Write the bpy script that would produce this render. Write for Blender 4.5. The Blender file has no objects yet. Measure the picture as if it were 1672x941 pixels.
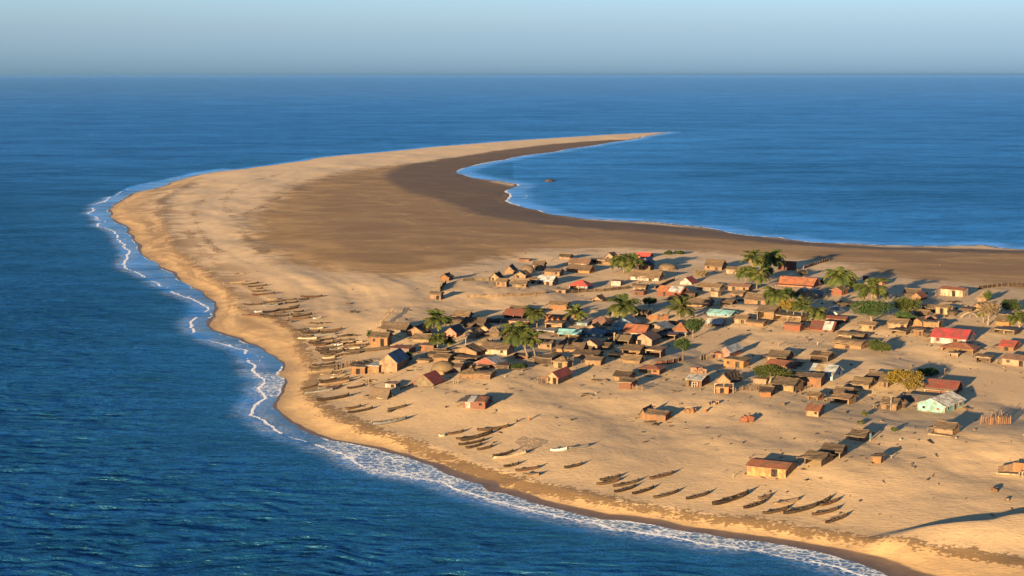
import bpy, bmesh, math, random
import numpy as np
from mathutils import Vector, Matrix

random.seed(7)
SC = bpy.context.scene
COL = SC.collection
R = math.radians

# ---------------------------------------------------------------- camera
F_PX, CX, CY = 2700.0, 836.0, 470.5          # focal length in photo pixels (1672 wide)
CAM_H = 66.0
PITCH = math.atan((CY - 121.0) / F_PX)
FWD = np.array([0, math.cos(PITCH), -math.sin(PITCH)])
UPV = np.array([0, math.sin(PITCH), math.cos(PITCH)])

def ray(u, v):
    return FWD + (u - CX) / F_PX * np.array([1.0, 0, 0]) - (v - CY) / F_PX * UPV

def flat(u, v, z=0.0):
    """point of the level z seen at photo pixel u, v"""
    d = ray(u, v)
    t = (CAM_H - z) / -d[2]
    return np.array([t * d[0], t * d[1]])

cam = bpy.data.cameras.new('camera')
cam.lens = F_PX / 1672 * 36
cam.sensor_width = 36
cam.clip_start = 1
cam.clip_end = 400000
camo = bpy.data.objects.new('camera', cam)
camo.location = (0, 0, CAM_H)
camo.rotation_euler = (R(90) - PITCH, 0, 0)
COL.objects.link(camo)
SC.camera = camo

# ---------------------------------------------------------------- light
SUN_EL = R(6.8)
SH = np.array([0.44, 0.898]); SH /= np.linalg.norm(SH)     # where shadows fall
sd = Vector((SH[0] * math.cos(SUN_EL), SH[1] * math.cos(SUN_EL), -math.sin(SUN_EL)))
sl = bpy.data.lights.new('sun', 'SUN')
sl.energy = 5.0
sl.angle = R(0.6)
sl.color = (1.0, 0.70, 0.37)
so = bpy.data.objects.new('sun', sl)
so.rotation_euler = sd.to_track_quat('-Z', 'Y').to_euler()
so.location = (-100, -150, 200)
COL.objects.link(so)

w = bpy.data.worlds.new('World')
SC.world = w
w.use_nodes = True
nt = w.node_tree
nt.nodes.clear()
wo = nt.nodes.new('ShaderNodeOutputWorld')
bg = nt.nodes.new('ShaderNodeBackground')
sky = nt.nodes.new('ShaderNodeTexSky')
sky.sky_type = 'NISHITA'
sky.sun_disc = False
sky.sun_elevation = SUN_EL
sky.sun_rotation = math.atan2(-SH[0], -SH[1])
sky.air_density = 1.0
sky.dust_density = 1.0
sky.ozone_density = 3.5
SKY_STRENGTH = 0.138
bg.inputs['Strength'].default_value = SKY_STRENGTH
# the hazy band low over the sea and the clearer air above it
tc = nt.nodes.new('ShaderNodeTexCoord')
sx = nt.nodes.new('ShaderNodeSeparateXYZ')
nt.links.new(tc.outputs['Generated'], sx.inputs[0])
rp = nt.nodes.new('ShaderNodeValToRGB')
cr = rp.color_ramp
cr.interpolation = 'B_SPLINE'
SKYRAMP = [(0.0, (0.92, 1.46, 3.0)), (0.012, (0.90, 1.33, 2.68)), (0.026, (0.87, 1.07, 1.95)), (0.045, (1.09, 1.16, 1.62)), (0.13, (0.66, 1.0, 1.76)), (0.35, (0.76, 0.90, 1.1)), (0.7, (1.08, 0.92, 0.68))]
while len(cr.elements) < len(SKYRAMP):
    cr.elements.new(0.5)
for e, (p, c) in zip(cr.elements, SKYRAMP):
    e.position = p
    e.color = (*[k / 3.0 for k in c], 1)
nt.links.new(sx.outputs['Z'], rp.inputs['Fac'])
mx = nt.nodes.new('ShaderNodeMix')
mx.data_type = 'RGBA'
mx.blend_type = 'MULTIPLY'
mx.inputs['Factor'].default_value = 1
nt.links.new(sky.outputs[0], mx.inputs['A'])
nt.links.new(rp.outputs[0], mx.inputs['B'])
nt.links.new(mx.outputs['Result'], bg.inputs['Color'])
nt.links.new(bg.outputs[0], wo.inputs[0])

SC.view_settings.view_transform = 'Standard'
SC.view_settings.look = 'None'
SC.view_settings.gamma = 1
SC.view_settings.use_curve_mapping = False
SC.view_settings.exposure = 2.4

# ---------------------------------------------------------------- numpy noise
def vnoise(x, y, seed=0):
    xi = np.floor(x).astype(np.int64); yi = np.floor(y).astype(np.int64)
    xf = x - xi; yf = y - yi
    def h(a, b):
        n = (a * 374761393 + b * 668265263 + seed * 1442695041) & 0x7fffffff
        n = ((n ^ (n >> 13)) * 1274126177) & 0x7fffffff
        return ((n ^ (n >> 16)) & 0xffff) / 65535.0
    sx_ = xf * xf * (3 - 2 * xf); sy_ = yf * yf * (3 - 2 * yf)
    a = h(xi, yi); b = h(xi + 1, yi); c = h(xi, yi + 1); d = h(xi + 1, yi + 1)
    return (a + (b - a) * sx_) * (1 - sy_) + (c + (d - c) * sx_) * sy_

def fbm(x, y, seed=0, oct=4):
    s = 0; a = 0.5; t = 0
    for k in range(oct):
        s = s + a * vnoise(x * 2**k + 17.3 * k, y * 2**k - 9.1 * k, seed + k); t += a; a *= 0.5
    return s / t - 0.5                           # about -0.5 .. 0.5

def sstep(a, b, x):
    t = np.clip((x - a) / (b - a), 0, 1)
    return t * t * (3 - 2 * t)

# ---------------------------------------------------------------- the coast, traced on the photograph and laid on the sea level
OUTER = [(2300,1230),(1900,1085),(1700,1022),(1560,975),(1448,941),(1426,930),(1382,915),(1345,904.5),(1294,893.5),(1250,886),(1184,879),(1151,872),(1100,865.6),
 (1064,857),(1030,852),(982,849),(930,837),(903,830),(863,820),(827,807),(796,803),(784,791),(755,784),(735,777),(724,773),(707,762),(673,751),
 (637,741),(588,728),(536,719),(487,701),(468,687),(445,667),(451,651),(458,640),(464,625),(463,618),(452,613),(460,603),(447,583),(421,567.5),(390,554),
 (364,548),(342,539),(336,526),(347,508),(348,493),(330,479),(313,471),(291,458),(257,436),(237,421),(223,407),(218,394),(204,380),(208,375),(193,366),(176,354),(175,343),
 (193,330),(230,312.5),(276,299),(315,288),(364,279.5),(462,267),(520,258),(663,245),(843,229.5),(968,221.6),(1058,217),(1094,216)]
INNER = [(1094,216),(1062,221.5),(1044,226),(986,235),(864,253),(807,263.5),(753,276),(746,283),(771,290.5),(818,296),(843,300.5),(846,304),(829,310),(832,319),(825,328),
 (850,337),(897,349.7),(951,357),(1022,361),(1072,363),(1144,370.4),(1183,377.6),(1190,380),(1223,385),(1273,388),(1323,395.6),(1395,398),(1452,401),(1538,401.6),(1610,400),(1635,405),(1672,407),(1900,412),(2500,425)]
BREAK = [(1500,975),(1411,941),(1371,926.5),(1316,915.5),(1243,897),(1170,890),(1100,877),(1059,871.6),(1001,863),(951,851),(910,843),(867,833),(820,820),(796,814),(748,800),
 (722,786.5),(673,779),(624,773),(583,757),(563,742.5),(536,734),(507,724),(458,707),(431,686),(409,678),(416,664),(434,651),(421,634),(432,622),(420,612),(416,596),(403,585),(403,572),
 (368,563),(335,553),(315,543),(311,534.6),(316,522.5),(333,510),(342,505),(330,497),(308,487),(286,480),(266,470),(244,456),(218,443),(201,432),(209,421),(205,406),(196,393),(188,381),(160,370),(159,355),(143,348),(152,339),(174,323.5),(205,311),(279,291),(364,275)]
WRACK = [(1900,940),(1672,906),(1572,893),(1463,877),(1378,868),(1298,857),(1225,844),(1170,839),(1115,831),(1059,822.5),(994,810.5),(939,800),(882,788),(843,778),(808,769),(772,758),(736,744),
 (695,729),(673,717),(624,702),(590,690),(561,678),(536,664),(512,648),(511,624),(508,595),(505,581),(492,562),(480,540),(455,522),(418,512),(397,501),(385,486),(372,468),(357,457),(315,431),(281,397),(279,382),(266,358),(264,333),(281,316),(315,297)]
FLATZ = [(640,268),(585,275),(520,291),(470,307),(425,335),(398,368),(405,395),(450,422),(540,441),(650,452),(715,448),(800,424),(900,408),(1000,404),(1150,408),(1260,418),(1390,430),(1450,455),(1560,462),(1700,478),(2300,520),
 (2500,425),(1672,407),(1400,398),(1183,378),(950,357),(840,320),(740,283),(860,252),(980,236),(900,238),(760,258)]
MUDZ = [(1044,226),(980,229),(900,236),(800,249),(715,262),(655,272),(628,287),(634,301),(668,316),(705,324),(745,336),(772,351),(830,360),(880,369),(950,375),(1060,383),(1160,390),(1290,400),(1420,408),(1672,417),(2500,440),
 (2500,425),(1672,407),(1452,401),(1273,388),(1144,370),(950,357),(825,328),(846,304),(746,283),(753,276),(864,253),(986,235)]
OLDLINES = [[(470,281),(403,298),(375,314),(367,336),(381,355),(393,373),(409,392),(428,408),(443,424)], [(300,360),(318,392),(343,417),(362,433),(373,442)], [(345,312),(318,340),(322,366),(340,392),(372,420)], [(381,355),(425,338),(459,320),(505,300)]]
CREST0 = [(1392,862),(1440,851),(1500,841),(1560,838),(1620,836),(1660,829),(1720,824),(1800,822)]

def smooth_line(P, n=8):
    P = [np.array(p, float) for p in P]; P = [2 * P[0] - P[1]] + P + [2 * P[-1] - P[-2]]; o = []
    for i in range(1, len(P) - 2):
        for k in range(n):
            t = k / n; a, b, c, d = P[i - 1:i + 3]
            o.append(tuple(.5 * (2 * b + (c - a) * t + (2 * a - 5 * b + 4 * c - d) * t * t + (3 * b - a - 3 * c + d) * t ** 3)))
    return o + [tuple(P[-2])]
CREST = smooth_line(CREST0)
W_ = lambda pts, z=0.0: np.array([flat(u, v, z) for u, v in pts])

def refine(P, seed, amp=0.10, levels=2):
    """natural small irregularity of a shoreline: midpoints pushed off sideways"""
    rs = np.random.RandomState(seed)
    for _ in range(levels):
        A, B = P[:-1], P[1:]
        d = B - A
        n = np.stack([-d[:, 1], d[:, 0]], 1)
        M = (A + B) / 2 + n * (rs.rand(len(d), 1) - 0.5) * amp
        Q = np.empty((len(P) + len(M), 2)); Q[0::2] = P; Q[1::2] = M
        P = Q
    return P

OUTW, INW, BRKW, WRKW = refine(W_(OUTER), 1), refine(W_(INNER), 2), refine(W_(BREAK), 3, .14), refine(np.array([flat(u, v, 1.5 + 1.0 * min(1, max(0, (u - 1400) / 200))) for u, v in WRACK]), 4)
OUTW = np.vstack([[[1600, -500], [500, -40]], OUTW])                # the coast runs on out of the picture
INW = np.vstack([INW, [[900, 560], [2200, 420]]])
POLY = np.vstack([OUTW, INW[1:]])
FLATW, MUDW, CRW = W_(FLATZ, 2.4), W_(MUDZ, 0.8), W_(CREST, 4.3)

def tiles(P):
    """indices of P in compact groups, so that far segments can be skipped"""
    if len(P) < 3000: return [np.arange(len(P))]
    ty = np.floor(np.log(np.maximum(P[:, 1], 50)) * 12).astype(int)
    tx = np.floor(P[:, 0] / np.maximum(P[:, 1], 50) * 30).astype(int)
    key = ty * 4096 + tx
    o = np.argsort(key, kind='stable')
    return np.split(o, np.nonzero(np.diff(key[o]))[0] + 1)

def dist_line(P, L, along=False):
    A, B = L[:-1], L[1:]
    AB = B - A
    len2 = np.maximum((AB * AB).sum(1), 1e-9)
    ln = np.sqrt(len2)
    acc = np.concatenate([[0], np.cumsum(ln)])
    D = np.empty(len(P)); AL = np.empty(len(P)); SD = np.empty(len(P))
    for ix in tiles(P):
        Q = P[ix]
        if len(Q) > 40:
            c = (Q.min(0) + Q.max(0)) / 2
            r = np.sqrt(((Q - c) ** 2).sum(1).max())
            t = np.clip(((c - A) * AB).sum(1) / np.maximum(len2, 1e-9), 0, 1)
            dc = np.sqrt(((A + t[:, None] * AB - c) ** 2).sum(1))
            sel = np.nonzero(dc <= dc.min() + 2 * r + 1e-6)[0]
        else:
            sel = np.arange(len(A))
        a_, b_, l_ = A[sel], AB[sel], len2[sel]
        d0 = Q[:, None] - a_[None]
        t = np.clip((d0[..., 0] * b_[:, 0] + d0[..., 1] * b_[:, 1]) / l_, 0, 1)
        qx = d0[..., 0] - t * b_[:, 0]; qy = d0[..., 1] - t * b_[:, 1]
        dd = qx * qx + qy * qy
        k = dd.argmin(1); n_ = np.arange(len(Q))
        D[ix] = np.sqrt(dd[n_, k])
        if along:
            AL[ix] = acc[sel][k] + t[n_, k] * ln[sel][k]
            SD[ix] = np.sign(b_[k, 0] * d0[n_, k, 1] - b_[k, 1] * d0[n_, k, 0])
    return (D, AL, SD, acc[-1]) if along else D

def inside(P, L):
    A = L; B = np.roll(L, -1, 0)
    lo = np.minimum(A[:, 1], B[:, 1]); hi = np.maximum(A[:, 1], B[:, 1])
    res = np.zeros(len(P), bool)
    for ix in tiles(P):
        Q = P[ix]; r = np.zeros(len(Q), bool)
        for i in np.nonzero((hi >= Q[:, 1].min()) & (lo <= Q[:, 1].max()) & (hi > lo))[0]:
            a, b = A[i], B[i]
            r ^= ((a[1] > Q[:, 1]) != (b[1] > Q[:, 1])) & (Q[:, 0] < (b[0] - a[0]) * (Q[:, 1] - a[1]) / (b[1] - a[1]) + a[0])
        res[ix] = r
    return res

MOUNDS = []      # (x, y, rx, ry, angle, height): drifts of sand

def height(P):
    """terrain height at world points P (n, 2)"""
    do, di = dist_line(P, OUTW), dist_line(P, INW)
    ins = inside(P, POLY)
    d = np.minimum(do, di)
    x, y = P[:, 0], P[:, 1]
    up = 2.9 * (1 - np.exp(-do / 24)) * (1 - np.exp(-di / 70))
    flatm = np.where(inside(P, FLATW), 1.0, 0.0)
    fd = dist_line(P, np.vstack([FLATW, FLATW[:1]]))
    fl = np.where(flatm > 0, sstep(0, 25, fd), 0)
    dun = sstep(10, 45, do) * (1 - fl)
    und = fbm(x / 27, y / 40, 11, 2) * 3.0 + fbm(x / 9, y / 13, 21, 3) * 0.55 + fbm(x / 3.2, y / 4.0, 23, 2) * 0.10
    und = und * dun + fbm(x / 40, y / 60, 31, 3) * 0.55 * sstep(3, 30, d) + fbm(x / 5, y / 6, 35, 3) * 0.10 * sstep(1, 6, d)
    # low ridges left by old shorelines, running along the outer coast
    _, al_, _, _ = dist_line(P, OUTW, True)
    und = und + fbm(do / 9, al_ / 160, 41, 3) * 0.9 * sstep(8, 25, do) * sstep(170, 90, do) * sstep(360, 520, y) * (1 - fl)
    und = und * (1 - 0.62 * sstep(440, 560, y))
    # beach berm by the wrack line
    dw = dist_line(P, WRKW)
    berm = 0.22 * np.exp(-(dw / 3.5) ** 2)
    # the drift at the lower right, with its slip face away from the sea
    dc, al, side, tot = dist_line(P, CRW, True)
    taper = sstep(-2, 22, al) * (0.75 + 0.25 * sstep(20, 60, al))
    prof = np.where(side < 0, 1 - sstep(0, 14, dc), 1 - sstep(0, 4.0, dc))
    z = up + und + berm + 1.75 * taper * prof
    for mx_, my_, rx, ry, an, hh in MOUNDS:
        c, s = math.cos(an), math.sin(an)
        px, py = (x - mx_) * c + (y - my_) * s, -(x - mx_) * s + (y - my_) * c
        z = z + hh * np.exp(-(px / rx) ** 2 - (py / ry) ** 2)
    return np.where(ins, np.maximum(z * sstep(-1, 8, d) , 0.02 * d), -0.10 * d - 0.02).clip(-4, 12)

def ground(u, v):
    """world point of the terrain seen at photo pixel u, v"""
    z = 2.5
    for _ in range(5):
        p = flat(u, v, z)
        z = 0.4 * z + 0.6 * float(height(p[None])[0]) if _ < 2 else float(height(p[None])[0])
    return np.array([p[0], p[1], z])

def ppm(p):
    """photo pixels per metre at a world point"""
    return F_PX / (p[1] * math.cos(PITCH) + (CAM_H - p[2]) * math.sin(PITCH))

def grid_mesh(name, us, vs, keep=None, zf=None):
    U, V = np.meshgrid(us, vs)
    dx = (U - CX) / F_PX
    cy = -(V - CY) / F_PX
    dz = FWD[2] + cy * UPV[2]
    dy = FWD[1] + cy * UPV[1]
    t = CAM_H / -dz
    X, Y = (t * dx).ravel(), (t * dy).ravel()
    P = np.stack([X, Y], 1)
    nv, nu = U.shape
    idx = np.arange(nv * nu).reshape(nv, nu)
    q = np.stack([idx[:-1, :-1], idx[:-1, 1:], idx[1:, 1:], idx[1:, :-1]], -1).reshape(-1, 4)
    q = q[:, ::-1]
    if keep is not None:
        m = keep(P)
        q = q[m[q].any(1)]
    used = np.unique(q)
    re = np.full(len(P), -1); re[used] = np.arange(len(used))
    P = P[used]; q = re[q]
    Z = zf(P) if zf else np.zeros(len(P))
    me = bpy.data.meshes.new(name)
    me.vertices.add(len(P)); me.loops.add(q.size); me.polygons.add(len(q))
    me.vertices.foreach_set('co', np.column_stack([P, Z]).astype(np.float32).ravel())
    me.loops.foreach_set('vertex_index', q.astype(np.int32).ravel())
    me.polygons.foreach_set('loop_start', np.arange(0, q.size, 4, dtype=np.int32))
    me.polygons.foreach_set('loop_total', np.full(len(q), 4, np.int32))
    me.update(calc_edges=True)
    me.validate()
    me.polygons.foreach_set('use_smooth', np.ones(len(q), bool))
    # make sure faces look up
    if me.polygons[len(me.polygons) // 2].normal.z < 0:
        me.flip_normals()
    o = bpy.data.objects.new(name, me)
    COL.objects.link(o)
    return o, P

def attr(o, name, val):
    a = o.data.attributes.new(name, 'FLOAT', 'POINT')
    a.data.foreach_set('value', val.astype(np.float32))

# ---------------------------------------------------------------- materials
class NT:
    """small helper to write node materials"""
    def __init__(s, name):
        s.m = bpy.data.materials.new(name); s.m.use_nodes = True
        s.t = s.m.node_tree; s.b = s.t.nodes['Principled BSDF']
    def n(s, ty, **kw):
        nd = s.t.nodes.new(ty)
        for k, v in kw.items(): setattr(nd, k, v)
        return nd
    def put(s, sock, v):
        if isinstance(v, bpy.types.NodeSocket): s.t.links.new(v, sock)
        elif isinstance(v, (tuple, list)) and len(v) == 3 and sock.type == 'RGBA': sock.default_value = (*v, 1)
        else: sock.default_value = v
    def math(s, op, a, b=0.0, c=None, clamp=False):
        nd = s.n('ShaderNodeMath', operation=op, use_clamp=clamp)
        s.put(nd.inputs[0], a); s.put(nd.inputs[1], b)
        if c is not None: s.put(nd.inputs[2], c)
        return nd.outputs[0]
    def mix(s, f, a, b, blend='MIX'):
        nd = s.n('ShaderNodeMix', data_type='RGBA', blend_type=blend)
        s.put(nd.inputs['Factor'], f); s.put(nd.inputs['A'], a); s.put(nd.inputs['B'], b)
        return nd.outputs['Result']
    def attr(s, name):
        return s.n('ShaderNodeAttribute', attribute_name=name).outputs['Fac']
    def noise(s, vec, scale, detail=3, rough=0.55, dist=0.0):
        nd = s.n('ShaderNodeTexNoise')
        s.put(nd.inputs['Scale'], scale); s.put(nd.inputs['Detail'], detail); s.put(nd.inputs['Roughness'], rough); s.put(nd.inputs['Distortion'], dist)
        if vec is not None: s.put(nd.inputs['Vector'], vec)
        return nd.outputs['Fac']
    def obj(s, scale=(1, 1, 1), rot=(0, 0, 0), out='Object'):
        t = s.n('ShaderNodeTexCoord').outputs[out]
        mp = s.n('ShaderNodeMapping')
        mp.inputs['Scale'].default_value = scale; mp.inputs['Rotation'].default_value = rot
        s.put(mp.inputs['Vector'], t)
        return mp.outputs[0]
    def ramp(s, f, a, b, lo=0.0, hi=1.0):
        nd = s.n('ShaderNodeMapRange', clamp=True)
        nd.interpolation_type = 'SMOOTHSTEP'
        s.put(nd.inputs['Value'], f); s.put(nd.inputs['From Min'], a); s.put(nd.inputs['From Max'], b)
        s.put(nd.inputs['To Min'], lo); s.put(nd.inputs['To Max'], hi)
        return nd.outputs[0]
    def bump(s, h, strength, dist, normal=None):
        nd = s.n('ShaderNodeBump')
        s.put(nd.inputs['Height'], h); s.put(nd.inputs['Strength'], strength); s.put(nd.inputs['Distance'], dist)
        if normal is not None: s.put(nd.inputs['Normal'], normal)
        return nd.outputs[0]

# sand -------------------------------------------------------------
S = NT('sand')
g = S.obj()
n_big = S.noise(g, 0.035, 4)
n_mid = S.noise(g, 0.22, 4)
n_fine = S.noise(g, 1.3, 4, 0.6)
n_str = S.noise(S.obj((0.022, 0.030, 1), (0, 0, 0.5)), 1.0, 6, 0.62, 1.2)
jit = S.math('SUBTRACT', S.math('ADD', S.math('MULTIPLY', n_mid, 0.6), S.math('MULTIPLY', n_str, 0.6)), 0.6)
dry = S.mix(S.ramp(n_big, 0.35, 0.65), (0.44, 0.310, 0.172), (0.52, 0.362, 0.198))
dry = S.mix(S.ramp(n_mid, 0.45, 0.75, 0, 0.35), dry, (0.36, 0.262, 0.16))
beach = S.mix(S.ramp(n_mid, 0.3, 0.7), (0.47, 0.31, 0.145), (0.36, 0.235, 0.115))
flatc = S.mix(S.ramp(n_str, 0.35, 0.65), (0.33, 0.198, 0.072), (0.215, 0.122, 0.040))
mudc = S.mix(S.ramp(n_str, 0.35, 0.7), (0.070, 0.039, 0.016), (0.110, 0.062, 0.025))
wet = S.mix(S.ramp(n_mid, 0.35, 0.7), (0.095, 0.063, 0.038), (0.135, 0.089, 0.052))
def zone(name, k=0.9, soft=0.16):
    a = S.math('ADD', S.attr(name), S.math('MULTIPLY', jit, k))
    return S.ramp(a, 0.5 - soft, 0.5 + soft)
c = S.mix(zone('beach', 0.5), dry, beach)
c = S.mix(S.math('MULTIPLY', S.attr('pale'), 0.75), c, S.mix(S.ramp(n_mid, 0.35, 0.7), (0.60, 0.445, 0.275), (0.50, 0.36, 0.21)))
c = S.mix(zone('flat', 0.7, 0.16), c, flatc)
c = S.mix(S.math('MULTIPLY', S.ramp(S.math('ADD', S.attr('flat'), S.math('MULTIPLY', jit, 1.2)), 0.80, 1.0), 0.5), c, (0.155, 0.086, 0.028))
c = S.mix(zone('mud', 0.35, 0.12), c, mudc)
wk = S.ramp(S.math('ADD', S.attr('wrack'), S.math('ADD', S.math('MULTIPLY', S.math('SUBTRACT', n_fine, 0.5), 2.4), S.math('MULTIPLY', S.math('SUBTRACT', n_mid, 0.5), 1.1))), 0.50, 0.78)
c = S.mix(S.math('MULTIPLY', wk, 0.82, clamp=True), c, (0.12, 0.066, 0.023))
sm = S.math('MULTIPLY', S.attr('stain'), S.ramp(n_str, 0.42, 0.6))
c = S.mix(S.math('MULTIPLY', sm, 0.75), c, (0.19, 0.115, 0.05))
wz = zone('wet', 0.22, 0.07)
c = S.mix(wz, c, wet)
c = S.mix(S.ramp(n_fine, 0.3, 0.75, 0.0, 0.22), c, (0.20, 0.14, 0.09))
speck = S.noise(g, 3.5, 2, 0.5)
spk = S.ramp(speck, 0.69, 0.74, 0, 0.55)
c = S.mix(S.math('MULTIPLY', spk, S.ramp(n_mid, 0.45, 0.6)), c, (0.12, 0.085, 0.05))
S.put(S.b.inputs['Base Color'], c)
S.put(S.b.inputs['Roughness'], S.ramp(wz, 0, 1, 0.95, 0.6))
S.b.inputs['Specular IOR Level'].default_value = 0.25
rip = S.noise(S.obj((0.5, 1.2, 1), (0, 0, 0.7)), 1.6, 4, 0.6, 0.4)
h1 = S.math('ADD', S.math('MULTIPLY', n_fine, 0.5), S.math('MULTIPLY', rip, 0.6))
bs = S.math('MULTIPLY', S.math('SUBTRACT', 1.0, S.math('MAXIMUM', wz, S.math('MULTIPLY', zone('mud', 0.3), 0.7))), 0.55)
S.put(S.b.inputs['Normal'], S.bump(h1, bs, 0.20))
M_SAND = S.m

# sea --------------------------------------------------------------
S = NT('sea')
foam_a, lace_a, calm_a, shal_a = S.attr('foam'), S.attr('lace'), S.attr('calm'), S.attr('shallow')
g = S.obj()
w1 = S.noise(S.obj((0.09, 0.24, 1), (0, 0, 0.10)), 1.0, 4, 0.55, 0.6)
w2 = S.noise(S.obj((0.35, 0.85, 1), (0, 0, -0.18)), 1.0, 4, 0.6, 0.5)
w3 = S.noise(S.obj((0.012, 0.028, 1), (0, 0, 0.05)), 1.0, 3, 0.5)
hh = S.math('ADD', S.math('MULTIPLY', w1, 0.9), S.math('ADD', S.math('MULTIPLY', w2, 0.5), S.math('MULTIPLY', S.noise(S.obj((0.9, 2.0, 1), (0, 0, 0.25)), 1.0, 3, 0.6, 0.4), 0.16)))
amp = S.math('SUBTRACT', 1.0, S.math('MULTIPLY', calm_a, 0.93))
nrm = S.bump(hh, amp, 2.6)
deep = S.mix(S.ramp(w3, 0.35, 0.65), (0.0012, 0.024, 0.074), (0.002, 0.032, 0.092))
cc = S.mix(shal_a, deep, (0.010, 0.060, 0.095))
fn = S.noise(g, 0.9, 5, 0.65, 1.2)
fl = S.noise(g, 0.14, 2)
fo = S.ramp(S.math('ADD', foam_a, S.math('MULTIPLY', S.math('SUBTRACT', fn, 0.5), 0.9)), 0.42, 0.62)
vor = S.n('ShaderNodeTexVoronoi', feature='DISTANCE_TO_EDGE')
S.put(vor.inputs['Vector'], S.mix(0.25, g, S.n('ShaderNodeTexNoise').outputs['Color'])); vor.inputs['Scale'].default_value = 1.0
lc = S.math('MULTIPLY', S.ramp(vor.outputs['Distance'], 0.02, 0.20, 1, 0.0), S.ramp(fn, 0.34, 0.58))
lc = S.math('MULTIPLY', S.math('MAXIMUM', lc, S.ramp(fn, 0.54, 0.66)), lace_a, clamp=True)
cc = S.mix(S.math('MULTIPLY', S.attr('swash'), 0.6), cc, (0.07, 0.115, 0.15))
foam = S.math('MAXIMUM', fo, S.math('ADD', S.math('MULTIPLY', lc, 0.75), S.math('MULTIPLY', lace_a, S.ramp(fl, 0.35, 0.7, 0.05, 0.35)), clamp=True))
S.put(S.b.inputs['Base Color'], S.mix(foam, cc, (0.72, 0.74, 0.76)))
S.put(S.b.inputs['Roughness'], S.ramp(foam, 0, 1, 0.16, 0.85))
S.b.inputs['IOR'].default_value = 1.333
S.put(S.b.inputs['Specular IOR Level'], 0.0)
nrm2 = S.bump(S.math('MULTIPLY', foam, fn), 0.6, 0.35, nrm)
S.put(S.b.inputs['Normal'], nrm2)
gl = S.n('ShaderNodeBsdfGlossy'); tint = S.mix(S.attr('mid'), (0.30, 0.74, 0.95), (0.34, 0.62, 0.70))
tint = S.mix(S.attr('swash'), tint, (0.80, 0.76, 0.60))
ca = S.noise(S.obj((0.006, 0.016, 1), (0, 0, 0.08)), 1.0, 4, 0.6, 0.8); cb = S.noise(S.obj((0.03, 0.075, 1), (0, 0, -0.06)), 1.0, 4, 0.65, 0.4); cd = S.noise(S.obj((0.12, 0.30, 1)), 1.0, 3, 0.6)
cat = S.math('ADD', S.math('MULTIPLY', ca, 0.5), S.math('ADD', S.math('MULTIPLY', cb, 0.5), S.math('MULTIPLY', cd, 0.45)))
cat = S.ramp(cat, 0.52, 0.92, 0.60, 1.30)                       # reflection colour lightened and dimmed in streaks, standing in for fine ripples
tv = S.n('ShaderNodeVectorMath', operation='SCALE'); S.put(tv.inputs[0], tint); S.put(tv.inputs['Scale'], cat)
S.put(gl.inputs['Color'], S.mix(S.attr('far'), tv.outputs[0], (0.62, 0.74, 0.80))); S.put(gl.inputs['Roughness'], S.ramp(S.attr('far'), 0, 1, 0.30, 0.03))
S.put(gl.inputs['Normal'], nrm)
fr = S.n('ShaderNodeFresnel'); fr.inputs['IOR'].default_value = 1.333; S.put(fr.inputs['Normal'], nrm)
ff = S.math('MULTIPLY', S.math('MINIMUM', fr.outputs[0], S.ramp(S.attr('far'), 0, 1, 0.66, 1.0)), S.math('SUBTRACT', 1.0, foam))
ms = S.n('ShaderNodeMixShader'); S.put(ms.inputs[0], ff)
S.t.links.new(S.b.outputs[0], ms.inputs[1]); S.t.links.new(gl.outputs[0], ms.inputs[2]); S.t.links.new(ms.outputs[0], S.t.nodes['Material Output'].inputs[0])
M_SEA = S.m

# ---------------------------------------------------------------- terrain and sea as real sheets
vs = np.concatenate([np.arange(211, 262, 0.45), np.arange(262, 420, 0.9), np.arange(420, 1040, 1.0), np.arange(1040, 1300, 8)])
us = np.concatenate([np.arange(-240, 2160, 2.6), np.arange(2160, 5200, 14)])
def keep_land(P):
    ins = inside(P, POLY)
    return ins | (np.minimum(dist_line(P, OUTW), dist_line(P, INW)) < 25)
ISLET = ground  # (the islet is a mound of its own, see below)
land, P = grid_mesh('beach', us, vs, keep_land, height)
land['kind'] = 'structure'
land.data.materials.append(M_SAND)
do, di = dist_line(P, OUTW), dist_line(P, INW)
ins = inside(P, POLY)
d = np.where(ins, np.minimum(do, di), -1)
nz = fbm(P[:, 0] / 14, P[:, 1] / 20, 51, 3)
farw = sstep(400, 1500, P[:, 1])
attr(land, 'wet', sstep(1, 0, (np.where(ins, do, 0) + nz * 3) / (1.9 + 3.4 * sstep(315, 262, P[:, 1]) + 2 * farw + 6 * sstep(42, 75, P[:, 0]) * sstep(300, 260, P[:, 1]))))
dw, al, side, tot = dist_line(P, WRKW, True)
side = np.where(dw > 60, 0, side)
attr(land, 'beach', np.where((side > 0) | (do < 6), 1.0, 0.0) * sstep(75, 20, do) * sstep(1500, 700, P[:, 1]) * 0.8 + 0.1)
wd = 2.6 + 1.6 * fbm(al / 30, al * 0, 5, 3) + 2.0 * sstep(350, 700, P[:, 1])
old = 0
for i_, L_ in enumerate(OLDLINES):
    d_, a_, _, t_ = dist_line(P, W_(smooth_line(L_, 4), 2.5), True)
    old = np.maximum(old, np.exp(-((d_ + 6 * fbm(P[:, 0] / 14, P[:, 1] / 14, 120 + i_, 3)) / (2.4 + 4 * np.maximum(0, fbm(a_ / 12, a_ * 0, 130 + i_, 2)))) ** 2) * sstep(0, 30, a_) * sstep(t_, t_ - 30, a_) * (0.62 + 0.5 * fbm(a_ / 9, a_ * 0, 140 + i_, 2)))
attr(land, 'wrack', np.maximum(old, np.exp(-(dw / wd) ** 2) * (0.95 + 0.7 * fbm(al / 18, al * 0 + 3, 8, 2)) * (1 - 0.25 * sstep(360, 480, P[:, 1]))))
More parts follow.
